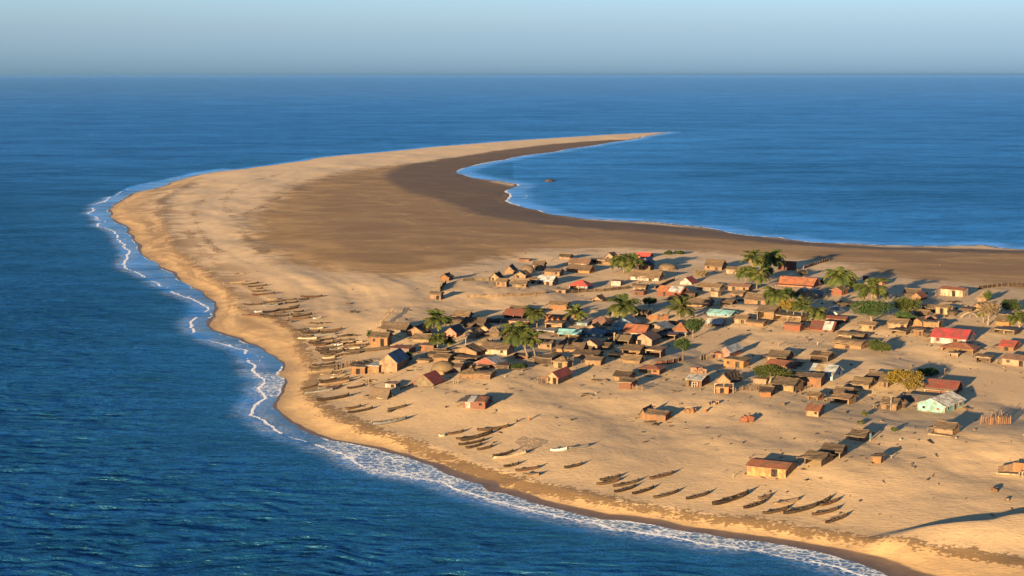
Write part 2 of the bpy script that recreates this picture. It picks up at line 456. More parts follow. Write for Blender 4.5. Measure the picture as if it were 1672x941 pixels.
stn = np.exp(-(np.where(side < 0, dw, dw * 0.5) / 14) ** 2) * sstep(300, 480, P[:, 1])
attr(land, 'stain', stn.clip(0, 1))
def zone_of(L, soft):
    i = inside(P, L); dd = dist_line(P, np.vstack([L, L[:1]]))
    return np.where(i, 0.5 + 0.5 * np.clip(dd / soft, 0, 1), 0.5 - 0.5 * np.clip(dd / soft, 0, 1))
attr(land, 'flat', np.where(di < 1, 1, zone_of(FLATW, 34)))
attr(land, 'pale', sstep(430, 640, P[:, 1]) * sstep(10, 24, do + 8 * nz))
attr(land, 'mud', np.where((di < do) & (d < 2), 1, zone_of(MUDW, 22)))

hv = 121 + np.concatenate([[1.0, 1.3, 1.6], np.arange(2.2, 20, 1.0), np.arange(20, 85, 1.6)])
vs = np.concatenate([hv, np.arange(206, 1040, 1.3), np.arange(1040, 1500, 12)])
us = np.concatenate([np.arange(-3600, -240, 120), np.arange(-240, 1900, 4.0), np.arange(1900, 5300, 120)])
def waves(P):
    x, y = P[:, 0], P[:, 1]
    dd = np.minimum(dist_line(P, OUTW), dist_line(P, INW))
    yy = y + 2.2 * fbm(x / 16, y / 22, 91, 2) * 4 + 0.06 * x
    def crest(sx_, sy_, seed):
        n = fbm(x / sx_, yy / sy_, seed, 2) + 0.5
        return 1 - np.abs(2 * n - 1)
    z = 0.48 * crest(11, 4.4, 71) ** 1.5 + 0.36 * crest(4.6, 2.1, 73) ** 1.3 - 0.48
    return z * sstep(3, 34, dd) * sstep(1100, 420, y) * 0.9
sea, P = grid_mesh('sea', us, vs, lambda P: ~inside(P, POLY) | (np.minimum(dist_line(P, OUTW), dist_line(P, INW)) < 12), waves)
sea['kind'] = 'structure'
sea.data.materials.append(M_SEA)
do, di = dist_line(P, OUTW), dist_line(P, INW)
ins = inside(P, POLY)
db, al, side, tot = dist_line(P, BRKW, True)
sgap = sstep(-0.34, -0.10, fbm(al / 13, al * 0, 61, 4))
strip = (side < 0) & (do < 45) & (db < 45) & (al > 2) & (al < tot - 5)           # between the breaker line and the sand
wid = 0.26 + P[:, 1] * 0.0008
foam = np.exp(-(db / wid) ** 2) * sgap * 0.85
foam = foam * sstep(1500, 700, P[:, 1])
edge = np.exp(-((do - 0.2) / (0.35 + P[:, 1] * .0004)) ** 2) * 0.62 * sstep(-0.2, 0.15, fbm(P[:, 0] / 9, P[:, 1] / 9, 77, 3)) * (P[:, 1] < 1300)
edge_in = np.exp(-(di / (1.0 + P[:, 1] * .0012)) ** 2) * 0.70 * sstep(-0.28, 0.02, fbm(P[:, 0] / 25, P[:, 1] / 25, 78, 3))
edge_in2 = np.exp(-((di - 9) / (1.0 + P[:, 1] * .0008)) ** 2) * 0.52 * sstep(-0.05, 0.15, fbm(P[:, 0] / 30, P[:, 1] / 30, 79, 3))
rims = 0
for k_, sd_k in ((3.2, 101), (7.0, 102), (11.0, 103)):
    wv = fbm(P[:, 0] / 8, P[:, 1] / 8, sd_k, 3)
    rims = np.maximum(rims, np.exp(-((do + 5 * wv - k_) / (0.22 + P[:, 1] * .0004)) ** 2) * 0.62 * sstep(-.12, .1, fbm(P[:, 0] / 10, P[:, 1] / 10, sd_k + 7, 2)))
rims = rims * strip * (P[:, 1] < 1300)
attr(sea, 'foam', np.maximum.reduce([rims, foam, edge, edge_in, edge_in2]))
px = CX + P[:, 0] / (P[:, 1] * math.cos(PITCH) + CAM_H * math.sin(PITCH)) * F_PX
# where the surf has churned the whole strip white: by the near beach
cL = [flat(575, 740), flat(640, 757), flat(715, 775)]
cR = [flat(790, 806), flat(870, 826), flat(950, 846), flat(1060, 864), flat(1170, 884), flat(1290, 905), flat(1400, 930), flat(1500, 960)]
cS = [flat(426, 617), flat(430, 640)]
lace = np.maximum.reduce([sstep(13, 5, dist_line(P, np.array(cL))), sstep(9, 3.5, dist_line(P, np.array(cR))), sstep(9, 4, dist_line(P, np.array(cS)))])
spread = np.where(side < 0, 1, sstep(2.2, 0.3, db))
attr(sea, 'lace', np.maximum(lace * spread, 0.35 * np.exp(-((db - 1.2) / 2.2) ** 2) * sgap * (P[:, 1] < 900)))
calm = np.where(strip, 1.0, sstep(4, 0, db) * (P[:, 1] < 1500))
bay = sstep(0, 1, np.where(P[:, 0] > 0, 1, 0)) * sstep(420, 20, di) * 0.58
calm = np.maximum.reduce([calm, sstep(10, 4, do), sstep(26, 5, di), bay])
calm = np.maximum(calm, 0.45 * sstep(500, 1500, P[:, 1]) + 0.25 * sstep(1500, 6000, P[:, 1]))
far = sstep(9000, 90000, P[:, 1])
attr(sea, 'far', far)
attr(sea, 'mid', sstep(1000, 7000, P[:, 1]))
calm = np.maximum(calm, far)
attr(sea, 'swash', np.maximum(np.where(strip, sstep(-1.5, 2.5, np.minimum(db, 9)), 0) * (P[:, 1] < 1300), 0.8 * sstep(22, 4, di)) * (0.30 + 0.70 * np.exp(-np.minimum(do, di) / 8)) * 0.8 * (0.75 + 0.9 * fbm(P[:, 0] / 7, P[:, 1] / 12, 88, 3)))
attr(sea, 'calm', calm)
attr(sea, 'shallow', np.maximum.reduce([0.9 * np.exp(-do / 14), 0.55 * np.exp(-do / 55), 0.8 * np.exp(-di / 60), 0.45 * np.exp(-di / 350) * (P[:, 0] > -50)]))

# the air over the water, which pales the sea towards the horizon
def haze():
    bm = bmesh.new(); bmesh.ops.create_cube(bm, size=1)
    me = bpy.data.meshes.new('haze'); bm.to_mesh(me); bm.free()
    o = bpy.data.objects.new('haze', me); COL.objects.link(o)
    o.scale = (680000, 200000, 110); o.location = (0, 92000, 45)
    o['kind'] = 'stuff'; o['label'] = 'thin pale haze over the sea'; o['category'] = 'haze'
    m = bpy.data.materials.new('haze'); m.use_nodes = True; t = m.node_tree; t.nodes.clear()
    out = t.nodes.new('ShaderNodeOutputMaterial'); pv = t.nodes.new('ShaderNodeVolumePrincipled')
    pv.inputs['Color'].default_value = (0.36, 0.66, 0.84, 1); pv.inputs['Density'].default_value = HAZE; pv.inputs['Anisotropy'].default_value = 0.6
    t.links.new(pv.outputs[0], out.inputs['Volume'])
    me.materials.append(m)
HAZE = 1.3e-5
haze()

# ================================================================ OBJECTS
ZOOM = 5.882                                   # the photograph was read in enlarged windows of 280 x 160 pixels
WIN = {'A': (680, 390), 'B': (940, 390), 'C': (1190, 390), 'D': (1400, 390), 'E': (470, 500), 'F': (660, 500), 'G': (900, 500),
       'H': (1140, 500), 'I': (1392, 500), 'J': (560, 630), 'K': (840, 630), 'L': (1120, 630), 'M': (1392, 630), 'N': (950, 740),
       'O': (1200, 740), 'P': (370, 440)}

def px_(r, x, y):
    return WIN[r][0] + x / ZOOM, WIN[r][1] + y / ZOOM

class MB:
    """collects shapes into one mesh"""
    def __init__(s): s.v = []; s.f = []
    def add(s, vs, fs):
        o = len(s.v); s.v += [tuple(map(float, p)) for p in vs]; s.f += [tuple(i + o for i in f) for f in fs]
    def box(s, x0, x1, y0, y1, z0, z1, M=None):
        vs = [(x, y, z) for z in (z0, z1) for y in (y0, y1) for x in (x0, x1)]
        if M is not None: vs = [M @ Vector(p) for p in vs]
        s.add(vs, [(0, 2, 3, 1), (4, 5, 7, 6), (0, 1, 5, 4), (2, 6, 7, 3), (0, 4, 6, 2), (1, 3, 7, 5)])
    def tube(s, pts, rad, n=6, cap=True):
        rings = []
        pts = [Vector(p) for p in pts]
        for i, p in enumerate(pts):
            d = (pts[min(i + 1, len(pts) - 1)] - pts[max(i - 1, 0)]).normalized()
            a = d.orthogonal().normalized() if abs(d.z) < .99 else Vector((1, 0, 0))
            if abs(d.z) < .99:
                a = d.cross(Vector((0, 0, 1))).normalized()
            b = d.cross(a).normalized()
            r = rad[i] if isinstance(rad, (list, tuple)) else rad
            rings.append([p + a * (r * math.cos(2 * math.pi * k / n)) + b * (r * math.sin(2 * math.pi * k / n)) for k in range(n)])
        vs = [q for rg in rings for q in rg]
        fs = [(i * n + k, i * n + (k + 1) % n, (i + 1) * n + (k + 1) % n, (i + 1) * n + k) for i in range(len(pts) - 1) for k in range(n)]
        if cap: fs += [tuple(range(n))[::-1], tuple((len(pts) - 1) * n + k for k in range(n))]
        s.add(vs, fs)
    def mesh(s, name, mat, smooth=False):
        me = bpy.data.meshes.new(name)
        me.from_pydata(s.v, [], s.f)
        me.update()
        bm = bmesh.new(); bm.from_mesh(me); bmesh.ops.recalc_face_normals(bm, faces=bm.faces); bm.to_mesh(me); bm.free()
        if mat is not None: me.materials.append(mat)
        if smooth:
            me.polygons.foreach_set('use_smooth', np.ones(len(me.polygons), bool))
        return me
    def build(s, name, mat, parent=None, smooth=False):
        return link(name, s.mesh(name, mat, smooth), parent)

def link(name, me, parent=None):
    o = bpy.data.objects.new(name, me)
    COL.objects.link(o)
    if parent is not None: o.parent = parent
    return o

def thing(name, label, cat, loc, rz=0.0, group=None, data=None):
    o = bpy.data.objects.new(name, data)
    COL.objects.link(o)
    o.location = loc
    o.rotation_euler = (0, 0, rz)
    o['label'] = label; o['category'] = cat
    if group: o['group'] = group
    return o

# ---------------------------------------------------------------- materials of things
MATS = {}
def mat(key, c1, c2, kind, rough=0.9):
    S = NT(key)
    kf = {'plaster': .38, 'reed': .36, 'brickwork': .42, 'paint': .46, 'tin': .50, 'thatch': .42, 'wood': .52, 'leaf': .95}[kind]
    wr = (1.0, .90, .90) if kind in ('reed', 'plaster') else (1, 1, 1)
    c1, c2 = tuple(x * kf * q_ for x, q_ in zip(c1, wr)), tuple(x * kf * q_ for x, q_ in zip(c2, wr))
    S.b.inputs['Specular IOR Level'].default_value = 0.2 if kind not in ('tin', 'paint') else 0.35
    S.b.inputs['Roughness'].default_value = rough
    rnd = S.n('ShaderNodeObjectInfo').outputs['Random']
    off = S.n('ShaderNodeCombineXYZ'); S.put(off.inputs[0], S.math('MULTIPLY', rnd, 37.0)); S.put(off.inputs[1], S.math('MULTIPLY', rnd, 11.0))
    t = S.n('ShaderNodeTexCoord').outputs['Object']
    va = S.n('ShaderNodeVectorMath', operation='ADD'); S.put(va.inputs[0], t); S.put(va.inputs[1], off.outputs[0])
    def mapped(sc):
        m_ = S.n('ShaderNodeMapping'); m_.inputs['Scale'].default_value = sc; S.put(m_.inputs['Vector'], va.outputs[0]); return m_.outputs[0]
    if kind == 'thatch':
        n1 = S.noise(mapped((1, 1, 1)), 2.2, 4, 0.65); n2 = S.noise(mapped((7, 7, 1.5)), 1.5, 3, 0.6)
        f = S.math('ADD', S.math('MULTIPLY', n1, 0.6), S.math('MULTIPLY', n2, 0.5)); bmp, bd = n2, 0.12
    elif kind == 'reed':
        n1 = S.noise(mapped((9, 9, 0.5)), 1.0, 3, 0.6); n2 = S.noise(mapped((1, 1, 1)), 1.1, 3)
        f = S.math('ADD', S.math('MULTIPLY', n1, 0.55), S.math('MULTIPLY', n2, 0.5)); bmp, bd = n1, 0.06
    elif kind == 'brickwork':
        br = S.n('ShaderNodeTexBrick'); S.put(br.inputs['Vector'], mapped((1, 1, 1))); br.inputs['Scale'].default_value = 3.0
        n1 = S.noise(mapped((1, 1, 1)), 1.5, 4); f = S.math('ADD', S.math('MULTIPLY', br.outputs['Fac'], 0.35), S.math('MULTIPLY', n1, 0.75)); bmp, bd = br.outputs['Fac'], 0.02
    elif kind == 'tin':
        wv = S.n('ShaderNodeTexWave', bands_direction='X'); S.put(wv.inputs['Vector'], mapped((1, 1, 1))); wv.inputs['Scale'].default_value = 1.6; wv.inputs['Distortion'].default_value = 0.3
        n1 = S.noise(mapped((0.5, 1.2, 1.2)), 0.9, 4, 0.65); n2 = S.noise(mapped((1, 1, 1)), 3.0, 3)
        f = S.math('ADD', S.math('MULTIPLY', n1, 0.75), S.math('MULTIPLY', n2, 0.3)); bmp, bd = wv.outputs['Fac'], 0.05
    elif kind == 'wood':
        n1 = S.noise(mapped((1.2, 8, 8)), 1.0, 4, 0.6); n2 = S.noise(mapped((1, 1, 1)), 1.3, 3)
        f = S.math('ADD', S.math('MULTIPLY', n1, 0.6), S.math('MULTIPLY', n2, 0.45)); bmp, bd = n1, 0.03
    elif kind == 'leaf':
        n1 = S.noise(mapped((1, 1, 1)), 1.7, 3); f = n1; bmp = None
    else:
        n1 = S.noise(mapped((1, 1, 1)), 0.9, 5, 0.65); n2 = S.noise(mapped((4, 4, 0.8)), 1.0, 3)
        f = S.math('ADD', S.math('MULTIPLY', n1, 0.7), S.math('MULTIPLY', n2, 0.35)); bmp, bd = n1, 0.02
    c = S.mix(S.ramp(f, 0.36, 0.70), c1, c2)
    if kind not in ('leaf',):
        st = S.noise(mapped((0.8, 0.8, 0.45)), 1.0, 5, 0.7)                 # grime and weathering
        c = S.mix(S.ramp(st, 0.42, 0.62, 0, 0.7 if kind != 'thatch' else 0.4), c, (0.055, 0.040, 0.028))
    if kind == 'tin':
        ru = S.noise(mapped((0.7, 0.35, 0.7)), 1.1, 5, 0.72)
        c = S.mix(S.ramp(ru, 0.55, 0.66, 0, 0.75), c, (0.105, 0.045, 0.022))
    if kind == 'paint' or kind == 'plaster' and key not in ('void',):
        pe = S.noise(mapped((1, 1, 1)), 2.1, 5, 0.7)
        c = S.mix(S.ramp(pe, 0.60, 0.66, 0, 0.5), c, (0.16, 0.11, 0.07))
    hs = S.n('ShaderNodeHueSaturation')
    S.put(hs.inputs['Value'], S.math('ADD', 0.8, S.math('MULTIPLY', rnd, 0.4)))
    S.put(hs.inputs['Hue'], S.math('ADD', 0.493, S.math('MULTIPLY', S.math('FRACT', S.math('MULTIPLY', rnd, 7.0)), 0.014)))
    S.put(hs.inputs['Color'], c)
    S.put(S.b.inputs['Base Color'], hs.outputs[0])
    if bmp is not None: S.put(S.b.inputs['Normal'], S.bump(bmp, 0.7, bd))
    if kind == 'leaf':
        # leaves let some light through
        tr = S.n('ShaderNodeBsdfTranslucent'); S.put(tr.inputs['Color'], hs.outputs[0])
        ms = S.n('ShaderNodeMixShader'); ms.inputs[0].default_value = 0.25
        out = S.t.nodes['Material Output']
        S.t.links.new(S.b.outputs[0], ms.inputs[1]); S.t.links.new(tr.outputs[0], ms.inputs[2]); S.t.links.new(ms.outputs[0], out.inputs[0])
    MATS[key] = S.m
for a in [
  ('reed', (.30, .19, .095), (.43, .29, .15), 'reed'), ('reedl', (.38, .27, .15), (.52, .38, .22), 'reed'), ('plank', (.27, .13, .055), (.40, .215, .095), 'reed'),
  ('mud', (.30, .19, .12), (.40, .265, .17), 'plaster'), ('mudl', (.40, .28, .18), (.50, .36, .235), 'plaster'), ('white', (.55, .52, .47), (.68, .65, .60), 'plaster'), ('cream', (.50, .41, .28), (.60, .50, .35), 'plaster'),
  ('pink', (.45, .22, .17), (.53, .28, .215), 'plaster'), ('turq', (.165, .44, .41), (.22, .50, .46), 'paint'), ('redw', (.17, .05, .032), (.25, .08, .05), 'paint'), ('orangel', (.72, .38, .13), (.85, .50, .20), 'plaster'),
  ('brick', (.22, .065, .038), (.33, .11, .06), 'brickwork'), ('greyw', (.20, .185, .165), (.29, .27, .24), 'plaster'), ('dark', (.045, .033, .024), (.085, .06, .04), 'reed'),  # on the open thatched shelters, dark walls also stand in for interior shade
  ('bluew', (.20, .33, .42), (.28, .42, .50), 'paint'), ('orange', (.42, .185, .06), (.52, .255, .095), 'plaster'), ('olive', (.25, .22, .14), (.33, .29, .19), 'reed'),
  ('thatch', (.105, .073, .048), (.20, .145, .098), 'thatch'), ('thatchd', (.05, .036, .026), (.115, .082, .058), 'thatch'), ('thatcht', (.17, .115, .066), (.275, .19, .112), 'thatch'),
  ('red', (.44, .045, .042), (.52, .07, .06), 'tin'), ('rust', (.33, .095, .04), (.43, .155, .065), 'tin'), ('maroon', (.15, .032, .022), (.21, .052, .036), 'tin'),
  ('tin', (.40, .45, .48), (.55, .60, .62), 'tin'), ('bluet', (.15, .22, .30), (.26, .34, .42), 'tin'), ('turqt', (.17, .46, .50), (.27, .58, .60), 'tin'), ('whitet', (.60, .60, .57), (.72, .72, .69), 'tin'),
  ('brown', (.19, .10, .07), (.26, .145, .10), 'tin'), ('slate', (.055, .056, .062), (.09, .09, .095), 'tin'),
  ('wood', (.16, .10, .06), (.28, .185, .115), 'wood'), ('woodl', (.33, .24, .15), (.45, .34, .22), 'wood'), ('woodd', (.022, .014, .010), (.06, .036, .022), 'wood'), ('void', (.012, .009, .007), (.02, .015, .012), 'plaster'),  # void: near-black panel colour standing in for the shade inside doors and windows
  ('b_dark', (.018, .012, .009), (.055, .032, .02), 'wood'), ('b_brown', (.06, .032, .018), (.12, .062, .034), 'wood'), ('b_red', (.09, .030, .020), (.055, .020, .013), 'wood'), ('b_tan', (.26, .175, .10), (.36, .25, .15), 'wood'),
  ('b_cream', (.45, .36, .24), (.56, .46, .32), 'wood'), ('b_white', (.60, .58, .53), (.70, .68, .63), 'wood'), ('b_grey', (.15, .155, .16), (.25, .25, .25), 'wood'),
  ('bark', (.17, .125, .085), (.30, .23, .16), 'wood'), ('palmleaf', (.028, .042, .009), (.080, .088, .018), 'leaf'), ('leafd', (.018, .036, .011), (.042, .066, .017), 'leaf'),
  ('leafy', (.10, .075, .014), (.19, .13, .022), 'leaf'), ('leafg', (.028, .042, .008), (.058, .070, .014), 'leaf'), ('dry', (.11, .08, .045), (.19, .14, .075), 'leaf'),
  ('stone', (.25, .19, .13), (.36, .28, .19), 'plaster'), ('shade_patch', (.62, .45, .27), (.85, .62, .38), 'thatch'), ('blue', (.05, .19, .30), (.07, .25, .36), 'paint')]:
    mat(*a)

# ---------------------------------------------------------------- huts and houses
def roof_mesh(kind, L, D, h, rise, th, thatch, rs, ov=0.32, oe=0.38, axis='x'):
    """a roof over an L x D plan: gable, arch, hip, flat, dome"""
    m = MB()
    jit = 0.085 if thatch else 0.0
    if axis == 'y': L, D = D, L
    if kind in ('gable', 'arch'):
        hd = D / 2
        ny = 4 if thatch or kind == 'arch' else 2
        prof = []
        sl = rise / hd
        for i in range(-ny, ny + 1):
            t = i / ny
            y = t * (hd + oe)
            z = rise * math.sqrt(max(0, 1 - (abs(t) * .97) ** 2)) if kind == 'arch' else rise - abs(y) * sl
            if thatch and kind == 'gable': z -= 0.10 * math.sin(math.pi * min(1, abs(t))) * rise
            prof.append((y, z))
        nx = max(2, int((L + 2 * ov) / 0.7)) if thatch else 2
        n = len(prof)
        top = []
        for i in range(nx + 1):
            x = -L / 2 - ov + (L + 2 * ov) * i / nx
            sag = -0.12 * rise * math.sin(math.pi * i / nx) if thatch else 0
            for y, z in prof:
                e = 1 if abs(y) >= hd + oe - .01 else 0
                top.append((x + rs.uniform(-jit, jit), y + rs.uniform(-jit, jit) * (1 + 2 * e), h + z + sag + rs.uniform(-jit, jit) + th))
        bot = [(x, y, z - th) for x, y, z in top]
        vs = top + bot; N = len(top); fs = []
        for i in range(nx):
            for j in range(n - 1):
                a, b, c, d = i * n + j, i * n + j + 1, (i + 1) * n + j + 1, (i + 1) * n + j
                fs += [(a, b, c, d), (a + N, d + N, c + N, b + N)]
        for i in range(nx):
            for j in (0, n - 1):
                a, d = i * n + j, (i + 1) * n + j; fs.append((a, d, d + N, a + N))
        for j in range(n - 1):
            for i in (0, nx):
                a, b = i * n + j, i * n + j + 1; fs.append((a, b, b + N, a + N))
        m.add(vs, fs)
    elif kind == 'hip':
        hx, hy = L / 2 + oe, D / 2 + oe
        r = max(0.0, hx - hy) * 0.9
        zl = h - rise * oe / (D / 2) * 0.7
        nq = 6
        vs = []; 
        ringn = 24
        for k in range(nq + 1):
            f = k / nq
            for q in range(ringn):
                a = q / ringn * 4
                if a < 1: bx, by = -1 + 2 * a, -1
                elif a < 2: bx, by = 1, -1 + 2 * (a - 1)
                elif a < 3: bx, by = 1 - 2 * (a - 2), 1
                else: bx, by = -1, 1 - 2 * (a - 3)
                X = bx * (hx * (1 - f) + r * f); Y = by * hy * (1 - f)
                z = zl + (h + rise - zl) * f - (0.08 * rise * math.sin(math.pi * f) if thatch else 0)
                vs.append((X + rs.uniform(-jit, jit), Y + rs.uniform(-jit, jit), z + th + rs.uniform(-jit, jit)))
        fs = [(k * ringn + q, k * ringn + (q + 1) % ringn, (k + 1) * ringn + (q + 1) % ringn, (k + 1) * ringn + q) for k in range(nq) for q in range(ringn)]
        base = len(vs)
        vs += [(x, y, z - th) for x, y, z in vs[:ringn]]
        fs += [(q, base + q, base + (q + 1) % ringn, (q + 1) % ringn) for q in range(ringn)]
        fs.append(tuple(base + q for q in range(ringn)))
        m.add(vs, fs)
    elif kind == 'flat':
        t = max(0.08, th)
        hx, hy = L / 2 + ov, D / 2 + oe
        nx, ny = (max(2, int(L / .8)), 3) if thatch else (1, 1)
        top = []
        for i in range(nx + 1):
            for j in range(ny + 1):
                x, y = -hx + 2 * hx * i / nx, -hy + 2 * hy * j / ny
                top.append((x + rs.uniform(-jit, jit), y + rs.uniform(-jit, jit), h + t + rise * (j / ny) + rs.uniform(-jit, jit) * 1.5))
        N = len(top); vs = top + [(x, y, z - t) for x, y, z in top]; fs = []
        w_ = ny + 1
        for i in range(nx):
            for j in range(ny):
                a, b, c, d = i * w_ + j, (i + 1) * w_ + j, (i + 1) * w_ + j + 1, i * w_ + j + 1
                fs += [(a, b, c, d), (a + N, d + N, c + N, b + N)]
        for i in range(nx):
            for j in (0, ny): a, d = i * w_ + j, (i + 1) * w_ + j; fs.append((a, d, d + N, a + N))
        for j in range(ny):
            for i in (0, nx): a, d = i * w_ + j, i * w_ + j + 1; fs.append((a, d, d + N, a + N))
        m.add(vs, fs)
    elif kind == 'dome':
        nr, ns = 6, 18
        vs = []
        for k in range(nr):
            a = k / nr * math.pi / 2
            for q in range(ns):
                b = q / ns * 2 * math.pi
                rr = 1 + rs.uniform(-.035, .035)
                vs.append(((L / 2 + oe) * math.cos(a) * math.cos(b) * rr, (D / 2 + oe) * math.cos(a) * math.sin(b) * rr, h - .1 + (rise + .1) * math.sin(a) ** 0.9))
        fs = [(k * ns + q, k * ns + (q + 1) % ns, (k + 1) * ns + (q + 1) % ns, (k + 1) * ns + q) for k in range(nr - 1) for q in range(ns)]
        vs.append((0, 0, h + rise)); t_ = len(vs) - 1
        fs += [((nr - 1) * ns + q, (nr - 1) * ns + (q + 1) % ns, t_) for q in range(ns)]
        fs.append(tuple(range(ns))[::-1])
        m.add(vs, fs)
    if axis == 'y':
        m.v = [(-y, x, z) for x, y, z in m.v]
    return m

def walls_mesh(kind, L, D, h, rise, axis, open_front, round_=False):
    m = MB(); t = 0.12; b = -1.0
    if round_:
        n = 18
        vs = [(L / 2 * math.cos(2 * math.pi * k / n), D / 2 * math.sin(2 * math.pi * k / n), z) for z in (b, h) for k in range(n)]
        m.add(vs, [(k, (k + 1) % n, n + (k + 1) % n, n + k) for k in range(n)])
        return m
    hx, hy = L / 2, D / 2
    gx = rise * 0.97 if kind in ('gable', 'arch') and axis == 'x' else 0     # gables on the short ends
    gy = rise * 0.97 if kind in ('gable', 'arch') and axis == 'y' else 0
    back = rise * .98 if kind == 'flat' else 0
    def panel(p0, p1, e0, e1, g):
        # a wall from p0 to p1 with end heights e0, e1 and a gable of g on top
        p0, p1 = Vector((*p0, 0)), Vector((*p1, 0)); d = (p1 - p0).normalized(); nrm = Vector((d.y, -d.x, 0)) * t
        if kind == 'arch' and g:
            prof = [(p0 + (p1 - p0) * q, h + g * math.sqrt(max(0, 1 - (2 * q - 1) ** 2 * .94))) for q in [i / 8 for i in range(9)]]
        elif g: prof = [(p0, e0), ((p0 + p1) / 2, h + g), (p1, e1)]
        else: prof = [(p0, e0), (p1, e1)]
        out = [p0 + Vector((0, 0, b))] + [q + Vector((0, 0, z)) for q, z in prof] + [p1 + Vector((0, 0, b))]
        n = len(out)
        vs = out + [q - nrm for q in out]
        m.add(vs, [tuple(range(n)), tuple(range(2 * n - 1, n - 1, -1))] + [(k, n + k, n + (k + 1) % n, (k + 1) % n) for k in range(n)])
    if not open_front: panel((-hx, -hy), (hx, -hy), h, h, gy)
    elif gy:
        gm = [(-hx, -hy, h), (hx, -hy, h), (0, -hy, h + gy)]
        m.add(gm + [(x, y + t, z) for x, y, z in gm], [(0, 1, 2), (5, 4, 3), (0, 3, 4, 1), (1, 4, 5, 2), (2, 5, 3, 0)])
    panel((hx, -hy + (t if not open_front else 0)), (hx, hy - t), h, h + back, gx)
    panel((hx, hy), (-hx, hy), h + back, h + back, gy)
    panel((-hx, hy - t), (-hx, -hy + (t if not open_front else 0)), h + back, h, gx)
    return m

RT = {'x': ('gable', 'x'), 'y': ('gable', 'y'), 'h': ('hip', 'x'), 'f': ('flat', 'x'), 'o': ('dome', 'x'), 'ax': ('arch', 'x'), 'ay': ('arch', 'y')}
THATCH = {'thatch', 'thatchd', 'thatcht'}
GROUPS = {'hut': 'huts of the village', 'house': 'houses of the village', 'shed': 'sheds of the village', 'shelter': 'open shelters of the village', 'stall': 'open shelters of the village', 'ruin': 'ruined walls of the village'}
FOOT = []      # footprints, kept to seat small things beside them

